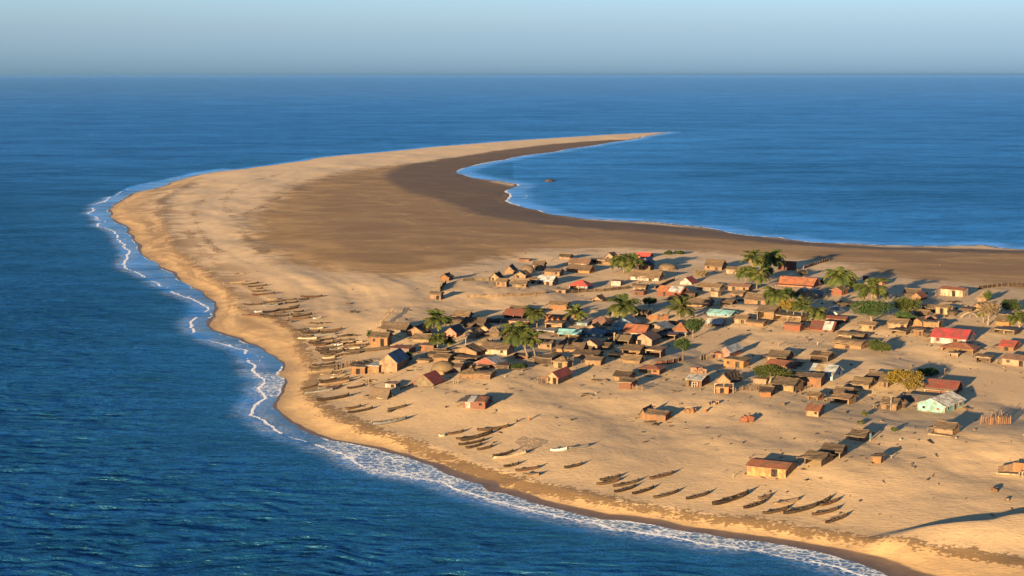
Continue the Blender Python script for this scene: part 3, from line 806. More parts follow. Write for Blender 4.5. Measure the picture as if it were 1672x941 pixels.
def hut(line):
    spec, label = line.split('|')
    tk = spec.split()
    r, x0, x1, yb, wh, rh = tk[0], *map(float, tk[1:6])
    wm, rm, rt, name = tk[6:10]
    kw = dict(t.split('=') for t in tk[10:])
    label = label.strip()
    rs = random.Random(label)
    u, v = px_(r, (x0 + x1) / 2, yb)
    p = ground(u, v); k = ppm(p)
    hd = R(float(kw.get('a', -21 + rs.uniform(-8, 8)))) + math.atan2(-p[0], p[1])
    dist = math.hypot(p[0], p[1]); s_ = CAM_H / math.hypot(dist, CAM_H)
    view = math.atan2(-p[0], p[1])                      # bearing of the line of sight
    L = (x1 - x0) / ZOOM / k / max(0.5, math.cos(hd - view))
    h = wh / ZOOM / k
    kind, axis = RT[rt]
    D = float(kw['D']) if 'D' in kw else (min(max(.72 * L, 2.4), 4.6) if axis == 'x' else min(max(1.25 * L, 2.6), 7))
    if kind == 'dome': D = L * .9
    raw = rh / ZOOM / k
    if kind == 'flat': rise = min(0.6, max(0.08, raw - .1) * .4)
    elif axis == 'y': rise = max(0.5, raw - .1)
    else: rise = max(0.45, raw - s_ * D / 2 * .8)
    thatch = rm in THATCH
    th = 0.2 if thatch else 0.045
    ix, iy = -math.sin(hd), math.cos(hd)
    cx, cy = p[0] + ix * D / 2, p[1] + iy * D / 2
    cs = np.array([[cx + a * math.cos(hd) * L / 2 - b * math.sin(hd) * D / 2, cy + a * math.sin(hd) * L / 2 + b * math.cos(hd) * D / 2] for a in (-1, 0, 1) for b in (-1, 1)])
    z0 = max(float(height(cs).mean()), p[2]) - .04
    FOOT.append((cx, cy, max(L, D) / 2))
    opt = kw.get('o', 'auto')
    opn = 'o' in opt and opt != 'auto'
    root = thing(name, label, {'ruin': 'ruin'}.get(name, name.replace('_', ' ')), (cx, cy, z0), hd, GROUPS.get(name))
    walls_mesh(kind, L, D, h, rise, axis, opn, round_=(kind == 'dome')).build('wall', MATS[wm], root)
    ro = roof_mesh(kind, L, D, h, rise, th, thatch, rs, axis=axis, ov=float(kw.get('ov', .30)), oe=float(kw.get('oe', .36))).build('roof', MATS[rm], root, smooth=(kind == 'dome'))
    if 'patch' in kw:                                    # odd sheets of another metal laid on the roof
        pm = MB()
        for spec_ in kw['patch'].split(','):
            mk, f0, f1 = spec_.split(':'); f0, f1 = float(f0), float(f1)
            if axis == 'x':
                hdp = D / 2; sl = rise / hdp; y0 = -(hdp + .37)
                if kind == 'flat':
                    vs = [(-L / 2 + f0 * L, -D / 2 - .3, h + .11), (-L / 2 + f1 * L, -D / 2 - .3, h + .11), (-L / 2 + f1 * L, D / 2 + .2, h + rise + .10), (-L / 2 + f0 * L, D / 2 + .2, h + rise + .10)]
                else:
                    vs = [(-L / 2 + f * L, y, h + rise - abs(y) * sl + th + .02) for f, y in ((f0, y0), (f1, y0), (f1, -.05), (f0, -.05))]
            else:
                hdp = L / 2; sl = rise / hdp; x0_ = -(hdp + .37)
                vs = [(x, -D / 2 + f * D, h + rise - abs(x) * sl + th + .02) for f, x in ((f0, x0_), (f0, -.05), (f1, -.05), (f1, x0_))]
            q = MB(); q.add(vs + [(x, y, z + .03) for x, y, z in vs], [(3, 2, 1, 0), (4, 5, 6, 7), (0, 1, 5, 4), (1, 2, 6, 5), (2, 3, 7, 6), (3, 0, 4, 7)])
            q.build('roof_sheet', MATS[mk], ro)
    if kind == 'gable' and thatch and rs.random() < .75:
        q = MB(); ll = (L if axis == 'x' else D) / 2 + .25
        pts = [(-ll + 2 * ll * i / 4, rs.uniform(-.04, .04), h + rise + th - (0.12 * rise * math.sin(math.pi * i / 4)) + .03) for i in range(5)]
        if axis == 'y': pts = [(-b, a, c) for a, b, c in pts]
        q.tube(pts, .09, 6); q.build('ridge', MATS['thatchd' if rs.random() < .5 else 'thatcht'], ro)
    fy = -D / 2
    if opn:
        for i, x in enumerate((-L / 2 + .1, L / 2 - .1) if L < 5 else (-L / 2 + .1, 0, L / 2 - .1)):
            q = MB(); q.box(x - .09, x + .09, fy + .02, fy + .2, -.6, h + .02); q.build('post', MATS['woodl'], root)
        q = MB(); q.box(-L / 2, L / 2, fy + .03, fy + .17, h - .17, h + .01) ; q.build('beam', MATS['woodl'], root)
        if 'i' in opt:
            q = MB(); q.box(-L / 2 + .2, L / 2 - .2, D / 2 - 1.0, D / 2 - .2, .45, .52)
            for x in (-L / 2 + .4, L / 2 - .4): q.box(x - .05, x + .05, D / 2 - .95, D / 2 - .85, -.5, .45)
            q.build('bench', MATS['wood'], root)
    else:
        dmat = kw.get('dm', rs.choice(['void', 'void', 'woodd', 'wood']))
        dw, dh = min(.95, .3 * L), min(1.8, h * .84)
        if opt == 'auto':
            opt = ('d' if L > 2.2 and rs.random() < .8 else '') + ('w' if L > 3.6 and rs.random() < .75 else '')
        if 'd' in opt:
            dx = float(kw.get('dx', rs.choice((-.22, .0, .2)))) * L
            q = MB(); q.box(dx - dw / 2, dx + dw / 2, fy - .035, fy + .02, -.05, dh); do_ = q.build('door', MATS[dmat], root)
            q = MB()
            for xa in (-dw / 2 - .07, dw / 2): q.box(dx + xa, dx + xa + .07, fy - .05, fy + .02, -.05, dh + .06)
            q.box(dx - dw / 2, dx + dw / 2, fy - .05, fy + .02, dh, dh + .06)
            q.build('frame', MATS['wood'], do_)
        else: dx = 99
        wins = {0: [], 1: [.28], 2: [-.3, .3], 3: [-.36, .02, .36]}[min(3, opt.count('w'))]
        for fx in wins:
            wx = fx * L
            if abs(wx - dx) < .9: wx = -wx
            if abs(wx - dx) < .9: continue
            ww, hh_ = min(.36, .1 * L), min(.36, h * .2); zc = h * .6
            q = MB(); q.box(wx - ww, wx + ww, fy - .03, fy + .02, zc - hh_, zc + hh_); wo_ = q.build('window', MATS[kw.get('wm', 'void')], root)
            q = MB()
            q.box(wx - ww - .06, wx + ww + .06, fy - .07, fy + .02, zc - hh_ - .07, zc - hh_); q.box(wx - ww - .06, wx + ww + .06, fy - .05, fy + .02, zc + hh_, zc + hh_ + .06)
            q.build('frame', MATS[kw.get('fm', 'wood')], wo_)
        # the right-hand end has a dark panel standing in for a shaded opening
        if 's' in opt or (L > 3 and kind != 'dome' and rs.random() < .35):
            q = MB(); yy = rs.uniform(-.2, .2) * D
            q.box(L / 2 - .02, L / 2 + .03, yy - .35, yy + .35, h * .4, h * .8); q.build('window', MATS['void'], root)
    # posts set at the corners, proud of the walls
    if kind != 'dome' and not opn and wm in ('reed', 'reedl', 'plank', 'dark', 'olive') :
        for sx in (-1, 1):
            q = MB(); q.tube([(sx * (L / 2 + .02), fy - .03, -.6), (sx * (L / 2 + .02), fy - .03, h + .03)], .075, 6); q.build('corner_post', MATS['wood'], root)
    if 'p' in opt and opt != 'auto':
        q = MB()
        for i in range(6):
            y = fy - 1.5 + i * .25
            q.box(-L / 2 - .5 + rs.uniform(-.1, .1), L / 2 + .3 + rs.uniform(-.1, .1), y + .01, y + .235, -.02, .17)
        q.build('platform', MATS['woodl'], root)
    if 'L' in opt:                                       # a lean-to roof on posts along the front
        d_ = float(kw.get('ld', 1.8)); q = MB()
        z1, z2 = h * .93, h * .70
        vs = [(-L / 2 - .2, fy - d_, z2), (L / 2 + .2, fy - d_, z2), (L / 2 + .2, fy - .01, z1), (-L / 2 - .2, fy - .01, z1)]
        q.add(vs + [(x, y, z + .07) for x, y, z in vs], [(3, 2, 1, 0), (4, 5, 6, 7), (0, 1, 5, 4), (1, 2, 6, 5), (2, 3, 7, 6), (3, 0, 4, 7)])
        q.build('porch_roof', MATS[kw.get('lm', rm)], root)
        for x in ([-L / 2, 0, L / 2] if L > 4 else [-L / 2, L / 2]):
            q = MB(); q.box(x - .07, x + .07, fy - d_ + .05, fy - d_ + .19, -.8, z2 + .02); q.build('post', MATS['woodl'], root)
    # a lean-to of reeds against one end, where people cook and store gear
    if kind == 'gable' and axis == 'x' and L > 2.4 and rs.random() < .5 and 'nl' not in kw:
        sx = -1; q = MB(); a, b = sx * (L / 2 + .02), sx * (L / 2 + rs.uniform(1.1, 1.9)); z1, z2 = h * .86, h * .6
        vs = [(a, -D * .38, z1), (b, -D * .42, z2), (b, D * .3, z2 + .05), (a, D * .34, z1)]
        q.add(vs + [(x, y, z + .09) for x, y, z in vs], [(3, 2, 1, 0), (4, 5, 6, 7), (0, 1, 5, 4), (1, 2, 6, 5), (2, 3, 7, 6), (3, 0, 4, 7)])
        le = q.build('lean_to_roof', MATS[rs.choice(['thatch', 'thatchd', 'wood', 'rust', 'slate'])], root)
        for y in (-D * .38, D * .26):
            q = MB(); q.tube([(b + .1, y, -.6), (b + .1, y, z2 + .02)], .07, 6); q.build('post', MATS['wood'], root)
    if 'f' in opt:                                       # a fence of sticks running on from the right-hand corner
        q = MB(); n = int(kw.get('fn', 14))
        for i in range(n):
            x = L / 2 + .25 + i * .3; hh_ = h * rs.uniform(.55, .9)
            q.tube([(x, fy + .2 + rs.uniform(-.06, .06), -.6), (x + rs.uniform(-.08, .08), fy + .2, hh_)], rs.uniform(.05, .09), 5)
        q.tube([(L / 2, fy + .12, h * .45), (L / 2 + .25 + n * .3, fy + .12, h * .45)], .035, 5)
        q.build('stick_fence', MATS['wood'], root)
    return root

# window, left, right, base, wall height, roof height (all read off the enlarged photograph), wall, roof, roof kind, name, options | label
HUTS = '''
A 232 310 405 36 32 plank thatchd y hut | small dark brown hut alone at the far left end of the village
A 132 234 582 45 25 mud thatch ax shed D=2.2 | low rounded grey shed at the foot of the dark slanting fence
A 985 1085 216 16 14 brick brown f shed D=2 | tiny low red brown shack, farthest back on the pale sand rim
A 1118 1218 302 52 38 mudl thatch x hut o=d D=4 | tall cream walled hut with overhanging brown roof behind the grey domed huts
A 850 932 336 34 44 reed thatch y hut D=4.5 | tan gabled hut with sooty roof, leftmost of the back cluster
A 1002 1100 330 24 58 reed thatch o hut | grey domed thatch hut in the back cluster
A 712 790 402 32 42 reedl thatchd y hut D=4 | pale gabled hut at the end of the long low reed fence
A 945 1045 377 30 32 reedl thatch y hut D=4 | tan gabled hut just in front of the grey domed hut
A 765 862 462 52 24 reed thatcht x hut o=dw | square tan hut with flat brown roof, front left of the back cluster
A 925 1050 467 36 32 reedl thatch x hut o=w | pale walled hut with sagging grey roof left of the blue grey roofed house
A 1072 1165 432 34 16 mudl thatcht ax shed D=2.4 | small yellowish arched shed against the left side of the blue grey roofed house
A 1158 1305 442 40 48 cream tin x house o=dww wm=void D=5 | pale walled house with long blue grey tin roof
A 1232 1372 352 38 26 reed thatch x hut o=w | long tan hut with brown thatch behind the blue grey tin roof
A 1372 1470 197 28 22 mud thatchd x hut o= | small dark ended hut on the far edge of the sand
A 1468 1640 492 42 54 bluew red h house o=ddo dx=-.1 D=5 | small house with red hipped roof and pale blue front on posts
A 1328 1430 517 24 8 mudl thatcht f shed D=2 | low yellow shed in front of the red hipped roof house
F 958 1135 122 46 50 dark maroon x house o=oi D=4.5 oe=.6 | dark open fronted house with dull red roof at the village back edge
F 1020 1165 62 24 36 reed thatch x hut o= | brown thatched hut rising behind the dull red roofed house
A 1275 1440 683 52 28 plank thatcht x hut o= | tan plank hut standing alone behind the left palms
F 476 615 134 40 42 orange thatcht x hut o= D=4 | neat orange walled hut with tan roof facing the open sand
F 1352 1546 152 36 36 orange rust x house o=w D=4 | orange plastered house with flat orange roof by a palm crown
B -70 122 265 34 42 mudl brown x house o=ddw dm=white D=4 | long low house with brown roof and pale doors in the back row
B -85 130 325 30 42 orange thatch x house o= D=4 | long orange walled house just in front of the back row
B 122 280 245 44 14 dark woodl f shelter o=o D=3.5 | dark open shelter with flat pale roof in the back row
B 286 360 196 28 36 mudl thatchd y hut | tiny gabled hut with black roof at the rear edge
B 255 350 250 34 28 reed thatch x hut o= | small brown hut left of the tall back palm
B 378 470 245 52 28 reedl thatcht x hut o= | tan hut half hidden behind the tall back palm
B 582 705 184 16 36 mud red x house o= D=4 | red roofed house peeping out behind the tall back palm
B 622 712 247 24 42 white bluet y house D=5 o= | white gabled house with blue roof right of the tall back palm
B 610 712 302 38 42 reed thatchd y hut D=4 o= | brown gabled hut in front of the white blue roofed one
B 780 922 302 22 46 olive thatch o hut | round brush covered shelter hut near two dark bushes
B 528 795 402 38 56 white thatcht x house o=dddww D=4.6 dm=void | long white house with brown thatched roof and dark doorways
B 340 430 452 46 6 white mudl f house D=2.6 o= | small plain white block house left of the long white house
B 552 668 502 32 28 mudl thatcht ax shed D=3 | low tan shed below the long white house
B 555 652 542 40 6 brick brown f shed D=2.4 o=d | little square orange brick shed by the wooden fence
B 158 250 602 20 36 mudl thatchd y shelter D=3 o=o | small dark tent shaped shelter alone on the sand
B 786 1010 555 56 46 brick rust x house patch=tin:.46:.98 o=dw D=4 | brick house whose roof is half red and half pale tin
B 1000 1112 440 18 52 white red y house D=5 o= | small white gabled house with bright red roof slope
B 1168 1378 502 42 34 greyw thatcht x house o=dw D=4 | grey plank house with brown roof and dark doorway
B 1298 1365 556 44 6 mudl thatcht f shed D=2 o= | tan cube shed in front of the grey plank house
B 1240 1400 300 44 54 reed thatcht x house D=5 o=dww | tall brown house of two tiers alone behind the village
B 1446 1570 336 44 20 cream thatcht x house D=3.6 o= | cream walled house beside the leaning back palms
B 895 985 612 34 14 orange brown ax shed D=2.4 o= | small orange arched shed below the half red roofed house
B 1062 1282 652 36 42 reedl thatch x hut o=L lm=thatchd D=4 | long hut with flat grey thatch and dark porch behind the leafy palm
B 1265 1490 747 30 34 bluew turqt x house o=w D=4 | long house with bright turquoise roof
B 1262 1400 838 34 34 greyw tin x shelter o=o D=3 oe=.7 | open shelter under a pale blue tin roof below the turquoise roof
H 340 462 164 44 30 reedl thatcht x hut o=d D=3 | square tan hut with dark doorway at the edge of the bare slope
G 360 540 186 24 64 mud brown h hut o=w D=4.5 | hut with big brown hipped roof behind the blue roofs
G 582 792 206 38 56 bluew bluet y house D=6 o= | pale blue gabled house with long blue tin roof below a palm
G 590 662 247 26 8 bluew turqt f shed D=2 o= | tiny turquoise roofed lean-to below the pale blue house
G 690 892 282 30 76 white rust x house D=6 o=dw | house with large rust red roof and white front in the crowded middle
G 896 1092 246 34 48 reedl bluet y house D=6 o= | tan gabled house with blue tin roof behind the leafy tree
G 1135 1305 272 30 90 cream rust h house D=5 o=L lm=tin | house with peaked rust roof and white porch beside the dark leafy tree
B 1462 1660 502 46 28 mud brown x house o=ddw D=3.6 | long pinkish house with brown roof at the left of the central palms
C 475 622 302 78 4 brick brick f ruin D=3 o= | roofless red brick building behind the palm clump
C 470 800 462 24 72 pink rust x house o=Lw lm=rust D=6.5 | large house with wide orange red roof and porch in the centre right
C 690 850 576 44 46 cream bluet y house D=6 o= | cream walled house with pale blue roof beside the dark palm
C 985 1082 541 50 24 brick thatcht y hut o= | orange brown gabled hut under the lone palm
C 152 352 632 52 52 reed thatch x hut o=d D=4 | broad thatched hut left of the bent yellow palm
C 270 428 782 84 46 reed thatch x hut o=o D=4 | tall two storey hut of reeds and open timber near the bent palms
C 430 690 792 50 12 wood thatch f shelter o=oi D=3.5 | long low pole shelter with dark flat thatch between palm trunks
H 828 975 240 58 26 brick brown ax hut o= D=3.5 | rust coloured barrel roofed hut at the top of the bare slope
C 1368 1470 441 26 40 pink thatchd y ruin D=3 o= | pink gabled wall of an unfinished house behind the right palms
C 1288 1328 402 42 4 brick brick f ruin D=1 o= | short brick pillar stub left of the pink gable
C 885 1040 732 22 54 whitet bluet y house D=6 o= | low house with striped white and blue roof behind the yellow green palm
H 1228 1412 162 42 22 mud maroon x house o=w D=3 | flat house with rusty brown roof behind the dark red one
H 1078 1290 244 26 76 brick maroon x house o=d patch=whitet:.55:.95 D=5.5 | dark red roofed house with a white sheet on its roof
D 800 1005 552 68 24 cream rust x house o=d dx=.1 dm=void D=4 | white house with dark doorway standing alone before the brown flats
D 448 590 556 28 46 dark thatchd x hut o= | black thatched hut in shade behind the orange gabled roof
D 515 610 592 34 44 reed rust y hut D=5 o= | low hut with orange brown roof behind the right green tree
D 755 862 722 62 24 reedl thatcht x hut o=d D=3 | upright square tan hut near the middle right
D 618 745 700 40 26 dark thatch x hut o= D=2.6 | dark brown hut left of the upright square tan hut
D 560 662 742 26 30 reed thatcht x shed o= D=2.6 | low brown shed beside the right green tree
D 640 735 792 26 40 mud brown o hut | round brown domed hut
I 342 515 216 52 42 reedl thatcht x hut o=w D=4 | tan hut with thick thatch left of the orange gabled hut
I 372 510 274 36 8 dark thatchd f shelter o=o D=2.6 | black open shelter directly in front of the thick thatched tan hut
I 578 664 190 42 30 orange thatcht y hut D=3 o= | small orange gabled hut behind the red roofed white house
I 592 672 286 52 8 plank thatcht f shed D=2.4 o=d | bright tan box shed in front of the small orange gabled hut
I 682 826 214 58 8 reed thatch f shed D=3 o= | reed walled enclosure hut with a tall post at its right end
D 1152 1235 602 38 56 mud thatcht h hut o= | peaked thatched hut in the shade at the far right
D 1110 1198 682 30 38 reed thatchd y hut D=4 o= | tan gabled hut left of the bare branching tree
D 1330 1452 832 50 52 orange thatch x hut o= D=3.6 oe=.6 | bright walled hut under a deep thatch roof at the far right
I 1358 1550 268 44 10 dark slate f shed D=3 o=o | dark open shed with white bundles inside at the far right
F 30 178 292 48 46 reed thatch y hut D=5 o=d | pale gabled hut left of the first palm
E 792 955 386 92 38 plank thatch x hut o=dw D=3 | tall narrow hut with a green bush on its left corner
E 892 1130 250 34 54 greyw thatch x hut o= D=4 | long grey thatched hut at the seaward end of the village
E 1200 1350 346 36 40 reed thatch x hut o= D=3.4 | low tan hut in front of the pale gabled hut
E 1272 1396 432 56 12 plank brown f shed o= D=3 | brown box shed beside the pale palm trunk
E 878 1046 632 92 82 reedl bluet y shed D=8 o= | large cream shed with steep blue and pale tin roof near the canoes
E 768 872 645 72 14 reed tin f shed D=4 o= | lean-to side room of the large blue roofed shed
E 610 738 655 66 6 plank thatcht f shed D=2.4 o=dd dm=void | row of tan plank stalls next to the beached canoes
E 985 1162 462 58 10 greyw rust f house D=4 o= | long flat grey building with an orange roof edge
E 1215 1395 768 34 84 olive red y hut D=5 o= | little hut with steep bright red roof near the bare slope
E 1372 1545 658 34 96 reed thatcht o hut oe=.5 | big round thatched hut behind the steep red roof
E 1402 1535 542 44 22 reed thatcht x hut o= D=4 | flat thatched hut behind the big round hut
E 936 1036 781 36 5 white mudl f shed D=2 o=d dm=void | low white block shed between the canoes and the red roof
E 790 940 896 14 90 thatch thatch x shelter D=2.2 o=o a=-35 | collapsed thatch lean-to on the open sand by the canoes
F 385 500 302 44 54 pink slate y house D=6 o= | pink gabled house with black roof
F 572 762 202 40 54 dark thatch x hut o= D=4.4 | dark thatched hut behind the pink house
F 372 565 166 32 14 dark thatchd f shed D=3 o= | long dark flat shed behind the first palm
F 582 686 312 50 38 greyw thatcht y hut D=4 o= | grey shack with a tan gable right of the pink house
F 702 830 282 50 48 mudl thatcht y hut D=4 o= | tan gabled hut with leaning poles, left of the tall leaning palms
F 786 915 290 36 50 reed thatch h hut o=d oe=.5 | tan hut with square grey thatch hat
F 708 812 376 18 42 reed thatcht h hut o= | small hut with pointed tan roof above the long cream house
F 738 985 466 58 54 cream thatch x house o=ww D=4 | long cream house with thatch and two dark windows
F 486 692 482 52 46 reed thatch y hut D=4 o= | ragged tan hut with torn thatch left of the long cream house
F 686 884 592 48 56 redw whitet y house D=5 o=w patch=rust:.0:.45 | house with pale striped roof and red painted front
F 536 692 692 40 54 reed thatcht h hut o= D=4 oe=.5 | spreading thatched hut in front of the red painted front
F 690 822 702 36 28 reed thatcht ax hut o= D=3 | low rounded tan hut at the lip of the bare slope
F 425 540 640 58 14 greyw thatch x hut o= D=3 | grey walled hut in shade right of the big round hut
F 932 1076 165 26 12 mud brown f shed D=3 o= | low tan flat shed in front of the dull red roofed house
F 1355 1512 215 48 20 mudl thatcht f house D=3.4 o=oi | tan veranda house under a flat roof, below the orange plastered house
F 1280 1440 262 30 8 bluew tin f stall D=3 o=o | market stall with flat pale blue roof
G 68 270 300 36 44 reed turqt x stall o=oi D=4 | stall under a turquoise tin roof
F 1285 1412 412 56 38 reedl thatch x hut o=w D=3.4 | squarish tan hut with one dark window right of the leaning palms
G 50 300 442 34 54 reed thatch x hut o= D=4.5 | wide low hut with pale thatch in the crowded front
F 1250 1412 555 58 16 dark thatch f hut D=3 o= | dark brush walled hut behind the leaning palm roots
G 20 150 594 62 44 reedl thatcht h hut o=d D=3 | tan hut with hipped thatch and post fence at the lip of the slope
F 1372 1474 745 66 50 reedl red y house D=7 o=dw | red roofed hut alone in front of the village, porch frame on its left
G 286 490 300 40 54 bluew bluet h house o= D=5 | blue grey tin roofed house in shade by the turquoise stall
G 330 452 242 20 46 mudl thatcht y hut D=4 o= | tan gabled roof between two blue grey roofs
G 245 345 186 26 22 bluew bluet f shed D=3 o= | little bluish flat shed behind the turquoise stall
G 802 965 374 60 56 mudl brown y house D=6 o=d dm=void | tan gabled house with brown roof and dark doorway in the middle front
G 610 742 372 50 44 reed thatch x stall o=o D=3.4 | brush roofed stall with a crooked corner post
G 1060 1190 322 44 10 dark brown f shelter o=o D=3 | low dark brown shelter left of the small round headed tree
G 300 440 432 62 52 mudl brown y hut D=4 o=dw | tan gabled hut in front of the shaded blue roofs
G 220 440 505 42 40 reed thatchd x hut o= D=4 | dark thatched brush hut below the tan gabled hut
G 326 472 566 46 30 reed thatch x hut o= D=3.4 | tan hut with grey thatch at the bottom edge of the crowd
G 682 850 476 60 46 reed thatch x hut o=od D=3.6 | open fronted tan hut under grey thatch above the bare slope
G 686 845 546 34 38 reed thatcht x hut o= D=2.4 | lower thatched hut touching the open fronted one
G 902 1050 480 56 14 mud thatcht f house o=oi D=3.4 | flat roofed mud house with one pillar, left of the round headed tree
G 846 1036 646 46 38 plank rust h hut o=dw D=4 | orange roofed hut alone on the sand
G 606 746 712 42 42 reed thatchd x hut o=d D=3 | small dark thatched hut behind the red fenced hut
G 652 762 796 62 28 brick thatcht f hut o=f fn=9 D=3.2 | hut with red brown front and stick fence at its right
G 1302 1440 772 70 46 plank whitet x house o=d D=5 patch=tin:.4:.9 | tan hut with white and blue tin roof on the open sand
H 228 300 500 68 44 pink tin y house D=7 o= | red walled house with pale blue tin roof
H 150 228 496 42 10 redw rust f shed D=3 o=d | small red annex with dark door left of the red walled house
H 246 432 588 70 22 orange thatcht f shed o=dw D=3 | orange shack right in front of the red walled house
H 666 836 526 38 58 reedl thatch x house o=d D=5.5 | thatched house with cream wall and broad brown roof above the round green tree
H 656 900 590 26 46 mud rust x house o= D=5 | house with low rust red roof behind the round green tree
H 1082 1238 535 58 36 dark thatcht x hut o= D=4.5 patch=thatchd:.0:.4 | blackened hut with half stripped roof
H 1072 1290 702 62 84 bluew tin x house o=d patch=woodl:.15:.55 D=6 | house with patched pale blue tin roof
H 880 1172 762 84 34 plank thatch x shed o=ddd D=4.5 dm=void | long brown shed with arched tan doorways in front of the patched tin roof
H 716 912 812 62 66 reed thatch x hut o= D=5 | thatched hut with bright corner wall at the front of the green tree
H 598 696 870 52 40 orange thatchd x hut o= D=4 | small orange fronted shack with dark side
H 166 290 836 62 24 orange wood f shed o=dw D=2.4 | orange shack framed by poles below the turquoise walled hut
H 182 305 748 44 58 reedl thatchd y hut D=5.5 o= | hut with cream gable, dark thatch and turquoise painted long side
H 1306 1560 406 34 54 reed thatcht ax house o=d D=4.5 | long house with rounded brown thatch
H 1345 1580 312 22 34 plank thatcht ax shed o=o D=3.5 | rounded frame shed behind the long rounded thatch
I 86 195 236 56 22 reedl thatcht x hut o=w ov=.7 D=3 | pale box hut with wide flat roof beside the spreading palm
I 0 150 790 40 56 olive thatcht x hut o= D=4 | tan thatched hut half in shade left of the golden tree
L 1418 1560 98 28 50 reed thatch x hut o= D=3.6 | upper one of two thatched huts with poles, above the orange roofed cream hut
L 1418 1560 172 60 40 reed thatcht x shelter o=o D=3.4 oe=.6 | lower porch hut on pale posts, right of the tan broken shack
L 1170 1262 135 34 22 plank thatcht x shed o=o D=2.6 | small broken orange shack with a leaning roof
L 1156 1270 294 62 58 reedl rust x hut o=w D=4 fm=woodl | cream walled hut with orange roof near the bare footpath
H 468 622 190 28 22 reed thatch ax shed o= D=3 | low brush shed beside the square tan hut
H 530 650 745 40 10 mudl thatcht f shed D=2.4 o= | tan box hidden under the round green tree
I 756 1080 362 62 88 white red x house o=dww wm=redw D=7.5 a=-16 | large white house with bright red roof
I 862 1150 444 46 50 wood rust h shelter o=o D=4.5 oe=.5 a=-16 | orange roofed porch shelter in front of the large white house
I 926 1010 490 38 8 wood woodl f stall o=o D=1.6 | small wooden stall standing before the orange roofed porch
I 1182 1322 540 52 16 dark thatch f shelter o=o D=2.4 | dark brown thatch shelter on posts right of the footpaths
I 1412 1540 430 46 56 plank red x hut o=dw D=5 | plank hut with faded red roof at the far right
I 1440 1690 574 62 46 mudl brown x house o=dw D=5 | brick house with pinkish brown roof at the right edge
I 712 985 832 36 86 brick maroon x house o=L lm=woodl ld=1.2 D=5.5 a=-14 | house with large dark red roof right of the golden tree
I 262 332 780 62 54 reed thatch x hut o=d D=3 | tall narrow hut at the left foot of the golden tree
I 150 262 718 22 54 greyw thatch x hut o= D=4 | shaded hut with sagging thatch behind the tall narrow hut
M 480 745 162 16 60 dark slate x shelter o=o D=3 | low dark grey mat roof left of the turquoise house
M 276 415 232 62 48 reed thatch x hut o=dw D=3.4 | tan thatched hut left of the turquoise house
M 415 505 212 48 46 dark thatch o hut | dark round backed hut touching the tan thatched one
M -22 106 528 46 54 reedl thatch x hut o=w D=4 | tan hut with brown roof and a blue board at its dark end
M 790 955 466 58 56 reedl thatch x hut o=p D=3.4 | thatched hut on a pale plank platform below the turquoise house
M 190 268 742 58 8 plank thatch f shed D=1.8 o= | small stick shelter alone on the lower sand
L 590 955 872 84 60 orangel rust x house o=dd dm=void D=5.5 a=-17 | long orange house with orange roof nearest the lower beach
L 1134 1300 768 64 62 dark thatch x shelter o=oi D=4 oe=.3 | front one of two open thatched shelters behind the long orange house
L 1306 1480 690 66 62 dark thatch x shelter o=oi D=4.2 | rear one of two open thatched shelters on pale posts
J 1156 1365 222 66 28 redw slate x house o=dw dm=white dx=-.3 D=6 a=-14 patch=rust:.6:.98,whitet:.2:.5 | red walled house with patched dark roof alone on the open slope
K 1214 1258 316 56 36 plank thatchd y hut D=4 o= | narrow orange gabled hut at the left end of the fenced pair
K 1268 1448 336 58 26 plank thatch x hut o= D=2.8 | stick walled hut with pale corner posts in the fenced pair
F 240 420 494 26 28 reed thatchd x shed o= D=3 | low brown thatched shed behind the flat thatched hut by the big round one
F 498 690 522 22 12 dark thatch f shed o= D=2.4 | long low thatched eave in front of the ragged tan hut
F 884 1000 600 28 14 dark thatchd f shed o= D=2.6 | dark low shed just right of the red painted front
F 560 640 602 30 34 reed thatcht h hut o= D=2.8 | small peaked tan hut behind the spreading thatched one
F 700 800 612 24 14 mud thatch f shed o= D=2.4 | low brown roofed shed just below the red painted front
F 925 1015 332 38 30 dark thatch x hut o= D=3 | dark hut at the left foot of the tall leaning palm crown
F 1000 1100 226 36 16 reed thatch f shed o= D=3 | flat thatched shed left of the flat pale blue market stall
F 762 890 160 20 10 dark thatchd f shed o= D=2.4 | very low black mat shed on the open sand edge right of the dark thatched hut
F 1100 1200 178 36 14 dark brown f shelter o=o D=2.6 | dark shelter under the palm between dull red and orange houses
F 1060 1190 505 28 10 brick thatchd f shed o= D=2 | low dark shed at the foot of the tall leaning palm
G -10 70 520 44 36 dark thatchd o hut | dark domed hut left of the hut with hipped thatch
G 742 830 352 56 14 dark thatch f shed o=o D=3 | dark stall between the brush roofed stall and tan gabled house
G 962 1060 302 40 40 dark thatchd x hut o= D=4 | black roofed hut directly behind the brown roofed gabled house
G 482 600 292 38 16 dark slate f shed o= D=3 | dark flat shed in the gap right of the shaded blue grey roof
G 800 896 232 40 24 dark thatchd x hut o= D=3.4 | small black hut between the rust red roof and tan blue roofed house
G 450 545 420 36 24 mud thatch x hut o= D=3 | small mud hut beside the slanting reed fence in the crowd
G 548 690 492 20 8 wood thatchd f shelter o=o D=2.4 | low plank platform shelter left of the open fronted tan hut
G 130 250 372 34 26 reed thatchd x hut o= D=3 | brown hut tucked behind the wide pale thatch
B 600 682 748 34 22 dark thatch x hut o= D=3 | dark little hut right of the broad palm
B 1042 1140 562 36 14 dark thatchd f shed o= D=3 | dark flat shed right of the half red half tin roof
B 1400 1500 640 30 26 dark thatch x hut o= D=3 | dark thatched hut right of the long hut with dark porch
B 860 950 850 36 16 dark thatchd f shed o= D=3 | dark shed left of the peaked rust roof
C 646 735 542 34 36 greyw tin y house D=4 o= | little grey gabled hut left of the cream walled house
